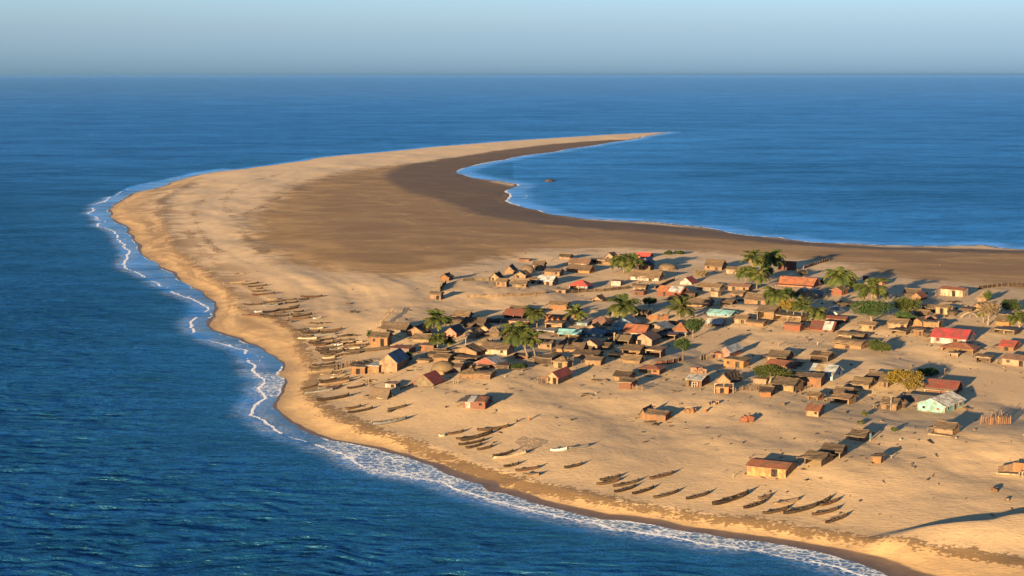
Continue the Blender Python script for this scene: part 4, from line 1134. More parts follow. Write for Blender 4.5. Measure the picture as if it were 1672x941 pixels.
C 1050 1180 650 24 14 dark thatchd f shed o= D=2.6 | low dark shed on the sand left of the flat topped tree
C 20 130 560 34 30 mud thatch x hut o= D=3.4 | mud hut just left of the broad thatched hut
C 930 1030 832 30 14 dark thatchd f shed o= D=2.6 | dark low annex right behind the white sheeted red roof
D 860 945 735 30 16 dark thatchd o hut | small dark mound hut right of the upright square tan hut
D 1000 1090 700 24 12 dark thatchd f shed o= D=2.6 | long dark low shed right of the dark mound hut
I 516 596 262 30 12 dark thatchd f shed o= D=2.4 | dark shed between the thick thatched and the bright tan box hut
I 688 748 298 34 10 dark thatchd f shed o= D=2.4 | dark cube shed right of the bright tan box shed
E 1232 1352 545 18 14 mud thatcht f shed o= D=2 | very low tan shed left of the flat thatched hut
E 1400 1500 470 24 22 reed thatch x hut o= D=3 | small brown thatched hut below the short pale palm
E 600 735 600 26 16 wood thatchd f shelter o=o D=3 | low dark lean-to of sticks behind the tan plank stalls
'''
for ln in HUTS.strip().splitlines():
    hut(ln)

# the turquoise house shows its two long sides to the sun: gable to the left front, long wall to the right front
def turquoise_house():
    A, B, C_ = ground(*px_('M', 628, 238)), ground(*px_('M', 884, 262)), ground(*px_('M', 1118, 208))
    k = ppm(B)
    e1 = (A - B)[:2]; W = float(np.linalg.norm(e1)); e1 /= W
    e2 = np.array([e1[1], -e1[0]])
    if e2 @ (C_ - B)[:2] < 0: e2 = -e2
    L = min(11.0, float(e2 @ (C_ - B)[:2])); L = max(L, 9.0)
    c = B[:2] + e1 * W / 2 + e2 * L / 2
    hd = math.atan2(e2[1], e2[0])                       # local x runs along the long wall
    z = float(height(c[None])[0])
    root = thing('house', 'turquoise painted house with white tin roof', 'house', (c[0], c[1], z), hd, GROUPS['house'])
    h, rise = 78 / ZOOM / k, 1.15
    walls_mesh('gable', L, W, h, rise, 'x', False).build('wall', MATS['turq'], root)
    ro = roof_mesh('gable', L, W, h, rise, .06, False, random.Random(3), axis='x', ov=.35, oe=.4).build('roof', MATS['whitet'], root)
    q = MB(); q.tube([(-L / 2 - .33, 0, h + rise + .07), (L / 2 + .33, 0, h + rise + .07)], .07, 6); q.build('ridge', MATS['tin'], ro)
    sd_ = -1                                             # long wall towards the sun
    def op(nm, x0, x1, z0, z1, m, fm='woodl'):
        y = sd_ * W / 2
        q = MB(); q.box(x0, x1, min(y, y + sd_ * .04), max(y, y + sd_ * .04), z0, z1); o = q.build(nm, MATS[m], root)
        q = MB()
        a, b = sorted((y, y + sd_ * .08))
        q.box(x0 - .09, x0, a, b, z0 - .09, z1 + .09); q.box(x1, x1 + .09, a, b, z0 - .09, z1 + .09); q.box(x0, x1, a, b, z1, z1 + .09)
        if nm == 'window': q.box(x0, x1, a, b, z0 - .09, z0)
        q.build('frame', MATS[fm], o)
    op('window', -L * .36, -L * .28, h * .45, h * .75, 'void'); op('door', -L * .02, L * .08, -.1, h * .82, 'void'); op('window', L * .22, L * .38, h * .42, h * .75, 'mudl')
    for yy, m in ((-.25, 'redw'), (.28, 'void')):        # small panels in the gable wall, near-black where the shade inside would show
        q = MB(); q.box(-L / 2 - .04, -L / 2 + .02, yy * W - .3, yy * W + .3, h * .42, h * .68); o = q.build('window', MATS[m], root)
        q = MB(); q.box(-L / 2 - .07, -L / 2 + .02, yy * W - .38, yy * W + .38, h * .36, h * .42 - .002); q.build('sill', MATS['woodl'], o)
    for y_ in (-W / 2 - .06, W / 2 + .06):
        q = MB(); q.box(-L / 2 - .09, -L / 2 - .003, y_ - .07, y_ + .07, -.6, h + .02); q.build('corner_post', MATS['woodl'], root)
    q = MB(); q.box(-L / 2 - .25, L / 2 + .25, -W / 2 - .35, W / 2 + .25, -.7, .10); q.build('plinth', MATS['mudl'], root)
turquoise_house()

# ---------------------------------------------------------------- fences, racks, posts, rubble
def post_line(name, label, cat, pts, hh, m, kind='panel', group=None, step=.5, rs=None):
    """a fence along photo points: a panel of reeds with posts, or a row of sticks"""
    rs = random.Random(label)
    G = [ground(*px_(pts[0], x, y)) for x, y in pts[1]]
    o = G[0]
    root = thing(name, label, cat, tuple(o), 0, group)
    q = MB(); sticks = []
    acc = 0
    for a, b in zip(G[:-1], G[1:]):
        d = b - a; n = max(1, int(np.linalg.norm(d[:2]) / step))
        for i in range(n):
            p0, p1 = a + d * i / n - o, a + d * (i + 1) / n - o
            z0, z1 = float(height((p0 + o)[None, :2])[0]) - o[2], float(height((p1 + o)[None, :2])[0]) - o[2]
            h0 = hh * rs.uniform(.82, 1.1)
            if kind == 'panel':
                nrm = np.array([-d[1], d[0]]) / np.linalg.norm(d[:2]) * .05
                h1 = h0 * rs.uniform(.93, 1.05)
                vs = [(p0[0] + sx * nrm[0], p0[1] + sx * nrm[1], z) for sx in (-1, 1) for z in (z0 - .4, z0 + h0)] + [(p1[0] + sx * nrm[0], p1[1] + sx * nrm[1], z) for sx in (-1, 1) for z in (z1 - .4, z1 + h1)]
                q.add(vs, [(0, 1, 5, 4), (2, 6, 7, 3), (1, 3, 7, 5), (0, 4, 6, 2), (0, 2, 3, 1), (4, 5, 7, 6)])
            if kind == 'sticks':
                q.tube([(p0[0], p0[1], z0 - .4), (p0[0] + rs.uniform(-.1, .1), p0[1] + rs.uniform(-.1, .1), z0 + h0)], rs.uniform(.04, .08), 5)
            acc += 1
            if acc % (5 if kind == 'panel' else 6) == 1 and len(sticks) < 30:
                w_ = MB(); w_.tube([(p0[0] + .1, p0[1] - .1, z0 - .4), (p0[0] + .1 + rs.uniform(-.05, .05), p0[1] - .1, z0 + hh * rs.uniform(1.1, 1.4))], .08, 6)
                sticks.append(w_)
    q.build('reed_panel' if kind == 'panel' else 'stick_row', MATS[m], root)
    for w_ in sticks: w_.build('post', MATS['wood'], root)
    return root
FG = 'fences of the village'
post_line('fence', 'dark slanting reed fence at the far left end of the village', 'fence', ('A', [(222, 512), (250, 465), (285, 432)]), 1.1, 'dark', group=FG)
post_line('fence', 'long low reed fence left of the pale gabled hut', 'fence', ('A', [(445, 408), (560, 400), (700, 402)]), .8, 'olive', group=FG)
post_line('fence', 'long low brush fence along the foot of the back cluster', 'fence', ('A', [(480, 566), (620, 562), (780, 560), (1000, 548), (1240, 530)]), .75, 'wood', group=FG)
post_line('fence', 'dark brush fence below the red hipped roof house', 'fence', ('B', [(-100, 520), (60, 515), (240, 508), (400, 492), (520, 478)]), .9, 'dark', group=FG)
post_line('fence', 'slanting plank fence leading up to the red and white gabled house', 'fence', ('B', [(760, 482), (850, 440), (950, 398)]), .8, 'reed', group=FG)
post_line('fence', 'long brown reed fence left of the palm with the dark porch', 'fence', ('B', [(680, 780), (790, 782), (890, 776)]), 1.3, 'plank', group=FG)
post_line('wall', 'long pale low wall running away behind the red brick ruin', 'wall', ('C', [(716, 292), (800, 262), (880, 236), (962, 214)]), .9, 'mudl', group=FG)
post_line('fence', 'dark hedge like brush fence at the far right before the brown flats', 'fence', ('D', [(1155, 486), (1280, 470), (1400, 456), (1520, 452), (1640, 470)]), 1.0, 'dark', group=FG)
post_line('fence', 'heaped stick fence between the canoes and the plank stalls', 'fence', ('E', [(470, 610), (560, 585), (650, 570), (725, 560)]), 1.3, 'wood', 'sticks', group=FG, step=.22)
post_line('fence', 'thin driftwood fence in front of the steep red roof', 'fence', ('E', [(1080, 806), (1140, 780), (1205, 748)]), .5, 'woodl', 'sticks', group=FG, step=.3)
post_line('fence', 'short row of pale posts in front of the rounded tan hut', 'fence', ('F', [(474, 748), (515, 752), (556, 745)]), 1.1, 'woodl', 'sticks', group=FG, step=.55)
post_line('fence', 'pole fence joined to the hut with hipped thatch', 'fence', ('G', [(155, 584), (190, 582), (225, 580)]), 2.0, 'wood', 'sticks', group=FG, step=.3)
post_line('fence', 'slanting reed fence in the middle front of the crowded huts', 'fence', ('G', [(448, 405), (520, 368), (592, 330)]), 1.0, 'reed', group=FG)
post_line('fence', 'tumbled brush fence below the hut with the turquoise side', 'fence', ('H', [(352, 816), (430, 808), (520, 812), (590, 800)]), .8, 'wood', 'sticks', group=FG, step=.25)
post_line('fence', 'tall stick pen standing alone at the right of the platform hut', 'fence', ('M', [(1228, 372), (1320, 374), (1420, 372), (1520, 366)]), 1.4, 'plank', 'sticks', group=FG, step=.24)
post_line('fence', 'rear stick row of the tall pen right of the platform hut', 'fence', ('M', [(1330, 332), (1420, 330), (1505, 338)]), 1.5, 'wood', 'sticks', group=FG, step=.3)
post_line('fence', 'low plank fence along the right of the orange fronted shack', 'fence', ('H', [(930, 838), (1020, 800), (1110, 765), (1200, 728)]), .35, 'mudl', group=FG)
post_line('ruin', 'low crumbling brick wall left of the round headed tree', 'ruin', ('G', [(1005, 562), (1060, 560), (1115, 556), (1180, 545), (1245, 525)]), .8, 'brick', group=FG)
post_line('fence', 'stake row crossing the sand below the dark red roof with white sheet', 'fence', ('H', [(850, 372), (950, 366), (1050, 360), (1140, 358)]), .3, 'wood', 'sticks', group=FG, step=.7)
post_line('fence', 'short stick fence right of the tall two storey hut', 'fence', ('C', [(410, 800), (520, 796), (640, 790)]), .8, 'wood', 'sticks', group=FG, step=.4)
post_line('fence', 'brush fence beside the red walled house annex', 'fence', ('H', [(20, 520), (70, 510), (140, 505)]), 1.0, 'wood', 'sticks', group=FG, step=.25)
# the drying rack by the canoes
def rack(label, r, pts, hh):
    G = [ground(*px_(r, x, y)) for x, y in pts]; o = G[0]
    root = thing('drying_rack', label, 'rack', tuple(o), 0)
    d = G[-1] - o; n = 8
    for s in (0, 1):
        off = np.array([-d[1], d[0], 0]) / np.linalg.norm(d[:2]) * (s - .5) * 1.0
        for i in range(n + 1):
            p = d * i / n + off
            if i % 2 == 0:
                q = MB(); q.tube([(p[0], p[1], p[2] - .5), (p[0], p[1], p[2] + hh)], .06, 5); q.build('leg', MATS['woodl'], root)
        q = MB(); q.tube([(off[0], off[1], hh), (d[0] + off[0], d[1] + off[1], d[2] + hh)], .06, 5); q.build('rail', MATS['woodl'], root)
    q = MB()
    for i in range(22):
        p = d * (i + .5) / 22; off = np.array([-d[1], d[0], 0]) / np.linalg.norm(d[:2]) * .7
        q.tube([tuple(p - off + [0, 0, hh + .06]), tuple(p + off + [0, 0, hh + .06])], .035, 4)
    q.build('slats', MATS['woodl'], root)
rack('long slatted drying rack of pale poles behind the bushy tall hut', 'E', [(872, 205), (945, 125), (1015, 55)], 1.0)

def posts(name, label, r, x, y, hpx, m='wood', wid=.13, group=None):
    p = ground(*px_(r, x, y)); k = ppm(p); h = hpx / ZOOM / k
    root = thing(name, label, name.split('_')[-1], tuple(p), 0, group)
    q = MB(); q.tube([(0, 0, -.5), (.02, 0, h * .6), (.05, .02, h)], [wid, wid * .9, wid * .75], 7); q.build('shaft', MATS[m], root)
    q = MB(); q.tube([(-.22, 0, h * .93), (.32, .02, h * .95)], wid * .4, 5); q.build('crosspiece', MATS['woodl'], root)
PG = 'posts standing in the sand'
posts('post', 'orange wooden post left of the fenced pair of huts', 'K', 140, 332, 38, 'plank', .22, PG)
posts('post', 'short dark post at the edge of the brown shadow patch', 'K', 26, 346, 24, 'woodd', .2, PG)
posts('post', 'tall thin pole in front of the large blue roofed shed', 'E', 778, 782, 140, 'wood', .09, PG)
posts('post', 'leaning white pole against the tan thatched hut by the turquoise house', 'M', 366, 236, 140, 'white', .12, PG)
posts('post', 'pale pole among the palm trunks of the long pole shelter', 'C', 620, 782, 100, 'woodl', .1, PG)
posts('post', 'tall post at the right end of the reed walled enclosure', 'I', 824, 222, 76, 'woodl', .16, PG)
posts('post', 'brown stump post right of the red brown shack pieces', 'L', 188, 252, 36, 'plank', .3, PG)
posts('post', 'dark thin post above the left end of the long orange house', 'L', 610, 700, 26, 'woodd', .1, PG)
posts('post', 'crooked pale stake in the sand below the long orange house', 'L', 452, 885, 45, 'woodl', .06, PG)
posts('post', 'leaning stake right of the small stick shelter', 'M', 370, 700, 32, 'woodl', .09, PG)
posts('post', 'thin grey post in the shade behind the dark red roof', 'I', 884, 668, 70, 'wood', .08, PG)
posts('post', 'stubby pale marker post beside the stake row', 'H', 1145, 372, 28, 'woodl', .15, PG)
posts('post', 'pale leaning pole left of the pointed tan roof', 'F', 590, 378, 76, 'woodl', .1, PG)
posts('post', 'crooked post at the front of the brush roofed stall', 'G', 604, 374, 120, 'woodl', .16, PG)
posts('post', 'yellow marker post on the bare slope', 'H', 772, 384, 36, 'mudl', .14, PG)

def rubble(name, label, r, x, y, w, n, m, cat, hh=.5, group=None):
    """a heap of separate blocks or branches fused into one pile"""
    rs = random.Random(label)
    p = ground(*px_(r, x, y)); k = ppm(p); W = w / ZOOM / k
    q = MB()
    for i in range(n):
        a = rs.uniform(-.5, .5) * W; b = rs.gauss(0, .45); s = rs.uniform(.16, .36) * hh * 2
        M_ = Matrix.Translation((a, b, rs.uniform(.0, .8) * s)) @ Matrix.Rotation(rs.uniform(0, 3), 4, 'Z') @ Matrix.Rotation(rs.uniform(-.4, .4), 4, 'X')
        if m in ('wood', 'woodl', 'woodd'):
            l = rs.uniform(.6, 1.6)
            q.tube([M_ @ Vector((-l, 0, .05)), M_ @ Vector((0, .05, .12)), M_ @ Vector((l, 0, .02))], rs.uniform(.04, .09), 5)
        else: q.box(-s * rs.uniform(.6, 1.2), s, -s, s * .8, -.2, s * rs.uniform(.7, 1.5), M_)
    me = q.mesh(name, MATS[m])
    thing(name, label, cat, tuple(p), rs.uniform(-.3, .3), group, data=me)
RG = 'heaps of rubble and driftwood'
rubble('rubble_heap', 'orange brick heap on the middle of the bare slope', 'L', 585, 345, 90, 16, 'brick', 'rubble', .75, RG)
rubble('rubble_heap', 'brown shack remains at the left of the stump post', 'L', 45, 255, 90, 14, 'plank', 'rubble', .7, RG)
rubble('rubble_heap', 'pale broken heap below the tin roofed hut', 'L', 262, 172, 100, 14, 'mudl', 'rubble', .45, RG)
rubble('rubble_heap', 'sandy lump left of the red annex', 'G', 1415, 640, 95, 18, 'mud', 'rubble', .9, RG)
rubble('rubble_heap', 'broken orange brick stump above the dune at the lower right', 'O', 2500, 368, 50, 6, 'plank', 'rubble', .6, RG)
rubble('driftwood_pile', 'scattered driftwood on the slope left of the red fenced hut', 'G', 330, 858, 130, 9, 'wood', 'driftwood', .3, RG)
rubble('driftwood_pile', 'driftwood scraps behind the red roofed hut with porch frame', 'G', 460, 718, 150, 12, 'wood', 'driftwood', .4, RG)
rubble('driftwood_pile', 'dark twisted driftwood pile among the crowded canoes', 'P', 1200, 640, 190, 26, 'woodd', 'driftwood', .5, RG)
rubble('driftwood_pile', 'tangle of grey poles behind the crowded canoes', 'P', 900, 520, 230, 26, 'wood', 'driftwood', .45, RG)
rubble('driftwood_pile', 'tan brushwood by the front canoes of the crowded landing', 'E', 780, 725, 160, 14, 'woodl', 'driftwood', .4, RG)
rubble('driftwood_pile', 'orange timber frame pieces left of the large blue roofed shed', 'E', 790, 530, 130, 14, 'woodl', 'driftwood', .6, RG)
rubble('driftwood_pile', 'loose sticks at the far upper end of the canoe beach', 'P', 140, 45, 110, 9, 'woodl', 'driftwood', .3, RG)
rubble('driftwood_pile', 'small driftwood raft far up the empty sand', 'P', 1165, 330, 60, 6, 'wood', 'driftwood', .4, RG)
rubble('driftwood_pile', 'brown boat skeleton heap behind the drying nets', 'P', 1215, 412, 120, 10, 'wood', 'driftwood', .45, RG)
rubble('driftwood_pile', 'black charred heap left of the broad thatched hut', 'C', 100, 600, 90, 18, 'woodd', 'driftwood', .7, RG)
rubble('driftwood_pile', 'dark logs on the sand above the flat topped tree', 'C', 1090, 620, 140, 14, 'woodd', 'driftwood', .4, RG)
rubble('stone', 'pale stone heap beside the turquoise house', 'M', 1105, 232, 60, 5, 'stone', 'stone', .5, RG)
rubble('rubble_heap', 'dark rubble in the shade below the white house with doorway', 'D', 920, 608, 130, 14, 'woodd', 'rubble', .5, RG)

# the board at the dark end of one hut
p = ground(*px_('M', 170, 530)); root = thing('board', 'narrow blue board standing at the dark end of a tan hut', 'board', tuple(p), .3)
q = MB(); q.box(-.16, .16, -.04, .04, .3, 1.35); q.build('panel', MATS['blue'], root)
q = MB(); q.box(-.09, .09, -.03, .03, -.3, .3); q.build('foot', MATS['cream'], root)

# timber pen at the right edge
def pen():
    a, b, c_ = ground(*px_('M', 1380, 862)), ground(*px_('M', 1600, 880)), ground(*px_('M', 1530, 818))
    o = a; root = thing('animal_pen', 'half open timber pen with a pale front beam at the right edge', 'pen', tuple(o), 0)
    q = MB(); q.tube([(0, 0, .35), tuple(b - o + [0, 0, .4])], .14, 8); q.build('front_beam', MATS['woodl'], root)
    def wall(p0, p1, h, nm, m):
        p0, p1 = p0 - o, p1 - o; q = MB(); d = (p1 - p0)[:2]; n_ = np.array([-d[1], d[0]]) / np.linalg.norm(d) * .06
        vs = [(p[0] + s * n_[0], p[1] + s * n_[1], p[2] + z) for p in (p0, p1) for s in (-1, 1) for z in (-.5, h)]
        q.add(vs, [(0, 1, 3, 2), (4, 6, 7, 5), (0, 4, 5, 1), (2, 3, 7, 6), (1, 5, 7, 3), (0, 2, 6, 4)]); q.build(nm, MATS[m], root)
    d = b - a
    wall(a + [.6, 1, 0], c_, 1.2, 'side_wall', 'wood'); wall(c_ + [.1, 0, 0], c_ + d * 1.0, 1.4, 'back_wall', 'plank')
    for p_ in (b, b + [.6, .3, 0]):
        q = MB(); q.tube([tuple(p_ - o + [0, 0, -.5]), tuple(p_ - o + [0, 0, .9])], .12, 7); q.build('post', MATS['woodl'], root)
pen()
# porch frames
def frame(label, r, x0, x1, y, hpx, m='woodl'):
    a, b = ground(*px_(r, x0, y)), ground(*px_(r, x1, y)); k = ppm(a); h = hpx / ZOOM / k
    root = thing('porch_frame', label, 'frame', tuple(a), 0)
    d = b - a
    for f in (0, .5, 1):
        q = MB(); q.box(d[0] * f - .08, d[0] * f + .08, d[1] * f - .08, d[1] * f + .08, -.6, h); q.build('post', MATS[m], root)
    q = MB(); q.tube([(-.1, 0, h + .06), (d[0] + .1, d[1], d[2] + h + .06)], .08, 6); q.build('beam', MATS[m], root)
    q = MB(); q.tube([(-.1, .15, h * .5), (d[0] + .1, d[1] + .15, d[2] + h * .5)], .05, 6); q.build('rail', MATS[m], root)
frame('wooden porch frame left of the red roofed hut in front', 'F', 1282, 1362, 748, 62, 'plank')
frame('white door frame standing before the tin roofed tan hut', 'G', 1352, 1402, 778, 45, 'white')
frame('pole frame around the orange shack below the turquoise walled hut', 'H', 156, 334, 838, 95, 'woodl')
def arch():
    a, b = ground(*px_('D', 992, 762)), ground(*px_('D', 1168, 758)); d = b - a; k = ppm(a); h = 50 / ZOOM / k
    root = thing('pole_arch', 'arched pole frame under the bare tree at the far right', 'frame', tuple(a), 0)
    for s in (0, .8):
        q = MB(); q.tube([(d[0] * t, d[1] * t + s, h * math.sin(math.pi * t) - .2 * (t in (0, 1))) for t in [i / 10 for i in range(11)]], .07, 5); q.build('bow', MATS['woodl'], root)
    q = MB(); q.tube([(d[0] * .5, d[1] * .5, -.5), (d[0] * .5, d[1] * .5, h)], .09, 6); q.build('post', MATS['woodl'], root)
    q = MB(); q.tube([(d[0] * .5, d[1] * .5 - .1, h + .02), (d[0] * .5, d[1] * .5 + .9, h + .02)], .06, 6); q.build('ridge_pole', MATS['woodl'], root)
arch()
# the islet in the bay
def islet():
    p = flat(898, 296); rs = random.Random(4); m = MB(); n, rr = 36, 9
    vs = []
    for k in range(rr + 1):
        f = k / rr
        for q in range(n):
            a = 2 * math.pi * q / n; w_ = 1 + .18 * math.sin(3 * a + 1) + .1 * math.sin(5 * a)
            vs.append((4.2 * f * w_ * math.cos(a), 9 * f * w_ * math.sin(a), 1.7 * (1 - f ** 1.6) - .5 + rs.uniform(-.12, .12)))
    m.add(vs, [(k * n + q, k * n + (q + 1) % n, (k + 1) * n + (q + 1) % n, (k + 1) * n + q) for k in range(rr) for q in range(n)])
    o = link('islet', m.mesh('islet', MATS['stone'], True)); o.location = (p[0], p[1], 0); o['kind'] = 'structure'
islet()

# ---------------------------------------------------------------- canoes
def hull_mesh(key, mkey, fat=1.0):
    """dugout hull, one unit long, with a hollow inside and raised ends"""
    ns, nc = 18, 5
    out, inn = [], []
    for i in range(ns + 1):
        t = -1 + 2 * i / ns
        b = max(.03, (1 - abs(t) ** 2.6) ** .8) * .5 * fat
        keel = .42 * abs(t) ** 3.5
        shr = .72 + .42 * abs(t) ** 2.6 + (.22 if t > .9 else 0) * (t - .9) * 10
        ro, ri = [], []
        for j in range(2 * nc + 1):
            a = -math.pi / 2 + math.pi * j / (2 * nc)
            y = b * math.sin(a); z = keel + (shr - keel) * (1 - math.cos(a) ** .8)
            ro.append((t / 2, y, z)); ri.append((t / 2 * .96, y * .80, min(shr - .0, z + .16 * math.cos(a)) if abs(t) < .93 else shr))
        out.append(ro); inn.append(ri)
    w_ = 2 * nc + 1
    vs = [p for r_ in out for p in r_] + [p for r_ in inn for p in r_]
    N = (ns + 1) * w_; fs = []
    for i in range(ns):
        for j in range(w_ - 1):
            a, b, c, d = i * w_ + j, i * w_ + j + 1, (i + 1) * w_ + j + 1, (i + 1) * w_ + j
            fs += [(a, d, c, b), (a + N, b + N, c + N, d + N)]
        for j in (0, w_ - 1):
            a, d = i * w_ + j, (i + 1) * w_ + j; fs.append((a, d, d + N, a + N))
    for i in (0, ns):
        for j in range(w_ - 1):
            a, b = i * w_ + j, i * w_ + j + 1; fs.append((a, b, b + N, a + N))
    m = MB(); m.add(vs, fs)
    return m.mesh('hull', MATS[mkey], True)
HULLS = {k: hull_mesh(k, 'b_' + k) for k in ('dark', 'brown', 'red', 'tan', 'cream', 'white', 'grey')}
def unit(fn, name, mkey):
    m = MB(); fn(m); return m.mesh(name, MATS[mkey])
TH = {s: unit(lambda m: m.box(s - .02, s + .02, -.44, .44, .60, .70), 'thwart', 'wood') for s in (-.22, .03, .26)}
GUN = {sy: unit(lambda m: m.tube([(t / 2, sy * .5 * max(.03, (1 - abs(t) ** 2.6) ** .8), .76 + .42 * abs(t) ** 2.6) for t in [-.94 + 1.88 * i / 12 for i in range(13)]], .022, 5), 'gunwale', 'woodd') for sy in (-1, 1)}
FLOAT = unit(lambda m: m.tube([(-.36, 2.1, .22), (-.3, 2.1, .14), (.3, 2.1, .14), (.38, 2.1, .26)], .045, 6), 'outrigger_float', 'wood')
BOOM = {s: unit(lambda m: m.tube([(s, -.55, .80), (s, .9, .92), (s, 2.12, .20)], .016, 5), 'outrigger_boom', 'woodl') for s in (-.16, .2)}

BOATS = '''
N low 175 275 370 235 dark o
N low 140 318 370 270 brown
N low 300 335 550 280 dark
N low 310 390 520 332 dark o
N low 485 408 695 345 dark o
N low 690 446 930 380 dark o
N low 1000 456 1225 398 dark o
N low 648 260 880 205 brown o
N low 1250 520 1600 408 dark
N low 1550 545 1765 478 dark o
O low 222 450 345 425 brown
O low 370 505 615 462 tan
O low 268 598 520 542 brown
O low 465 602 800 518 dark
O low 795 518 925 440 dark
O low 815 516 1000 462 brown
O low 740 610 1000 550 brown o
O low 865 686 1085 610 dark o
K mid 480 802 655 765 dark o
K mid 340 632 510 618 white
K mid 508 614 720 586 grey
K mid 10 830 240 797 brown
K mid 85 868 240 868 tan
J mid 1440 716 1768 656 cream
J mid 1440 690 1640 642 dark
J mid 1541 792 1690 760 dark
J mid 20 235 175 206 brown
J mid 50 271 290 226 dark
J mid 430 241 612 202 dark
J mid 280 386 610 330 grey o
J mid 918 491 985 487 cream
J mid 1010 476 1160 448 brown
J mid 1290 442 1600 402 brown
J mid 1085 526 1350 488 brown
J mid 1130 546 1440 462 dark
J mid 1110 582 1360 535 dark
J mid 1175 612 1335 575 dark
J mid 1290 628 1440 592 brown
P far 25 136 190 122 tan
P far 150 154 310 136 dark
P far 205 176 390 159 dark
P far 285 195 350 186 brown
P far 245 256 465 238 red
P far 390 296 490 290 tan
P far 165 346 340 341 dark
P far 340 361 500 347 grey
P far 350 326 505 316 dark
P far 505 304 670 294 brown
P far 710 273 920 266 red
P far 695 299 790 291 dark
P far 265 417 345 411 white
P far 345 424 500 402 dark
P far 500 402 690 374 dark
P far 590 376 700 352 tan
P far 150 451 330 446 red
P far 330 458 470 452 dark
P far 410 465 600 449 dark
P far 615 441 700 438 dark
P crowd 590 487 800 472 red
P crowd 630 467 820 438 dark
P crowd 830 482 920 466 white
P crowd 510 506 630 511 brown
P crowd 775 574 930 572 cream
P crowd 700 606 890 604 dark
P crowd 890 603 1110 582 brown
P crowd 820 642 1050 630 grey
P crowd 680 671 870 668 cream
P crowd 870 687 1020 674 dark
P crowd 1020 692 1190 684 brown
P crowd 1190 702 1310 704 tan
P crowd 785 721 1035 716 dark
P crowd 1035 737 1120 729 white
P crowd 1120 747 1240 737 brown
P crowd 860 767 1060 750 dark
P crowd 1060 774 1285 764 cream
P crowd 880 803 1130 788 dark
P crowd 1130 807 1570 770 dark
P crowd 920 862 1045 850 cream
E crowd 235 582 455 557 dark
E crowd 205 613 480 587 dark
E crowd 225 642 450 618 tan
E crowd 310 667 430 651 tan
E crowd 410 697 560 670 cream
E crowd 430 672 540 645 cream
E crowd 122 812 330 757 dark
E crowd 330 752 590 706 brown
E crowd 285 802 400 786 grey
E crowd 155 850 440 812 grey
E crowd 290 772 600 730 tan
E crowd 275 921 590 872 dark
E crowd 570 801 745 770 dark
P crowd 640 590 760 584 dark
P crowd 730 622 880 616 dark
P crowd 905 617 1060 604 dark
P crowd 700 656 815 650 brown
P crowd 1060 655 1170 640 dark
P crowd 800 700 905 695 dark
P crowd 1080 722 1230 712 dark
P crowd 830 738 960 732 brown
P crowd 1240 742 1370 728 brown
P crowd 850 786 980 776 dark
P crowd 985 782 1120 777 grey
P crowd 900 822 1060 812 dark
P crowd 940 840 1110 832 brown
P crowd 1120 828 1290 808 dark
P far 420 350 540 338 dark
P far 560 330 690 318 dark
P far 240 222 380 212 dark
P far 430 430 560 420 brown
P far 640 418 740 408 dark
E crowd 330 535 470 520 dark
E crowd 350 600 470 592 dark
E crowd 420 650 520 640 brown
E crowd 300 735 470 708 dark
E crowd 370 800 520 775 brown
'''
WHERE = {'low': ('from the left of the {} canoes in the lower beach row', 0), 'mid': ('from the left of the {} canoes on the open slope', 0),
         'far': ('from the front of the {} canoes at the far beach end', 1), 'crowd': ('from the front of the {} canoes in the crowded landing', 1)}
ORD = ['first', 'second', 'third', 'fourth', 'fifth', 'sixth', 'seventh', 'eighth', 'ninth', 'tenth', 'eleventh', 'twelfth', 'thirteenth', 'fourteenth', 'fifteenth', 'sixteenth', 'seventeenth', 'eighteenth', 'nineteenth', 'twentieth', 'twenty-first', 'twenty-second', 'twenty-third', 'twenty-fourth', 'twenty-fifth', 'twenty-sixth', 'twenty-seventh', 'twenty-eighth']
BL = []
for ln in BOATS.strip().splitlines():
    t = ln.split()
    a, b = px_(t[0], float(t[2]), float(t[3])), px_(t[0], float(t[4]), float(t[5]))
    BL.append(dict(c=t[1], col=t[6], o=len(t) > 7, a=a, b=b))
ADJ = {'dark': 'dark wooden', 'brown': 'brown wooden', 'red': 'red brown', 'tan': 'tan', 'cream': 'cream', 'white': 'white', 'grey': 'grey'}
for c_, (txt, axis) in WHERE.items():
    for col in ADJ:
        S_ = [x for x in BL if x['c'] == c_ and x['col'] == col]
        S_.sort(key=lambda x: x['a'][0] if axis == 0 else -(x['a'][1] + x['b'][1]))
        for i, x in enumerate(S_):
            if len(S_) == 1:
                x['label'] = 'only ' + ADJ[col] + ' canoe ' + {'low': 'in the lower beach row', 'mid': 'lying apart on the open slope', 'far': 'at the far upper beach', 'crowd': 'in the crowded landing'}[c_]
            else: x['label'] = ('outrigger ' if False else '') + 'canoe ' + ORD[i] + ' ' + txt.format(ADJ[col])
rb = random.Random(12)
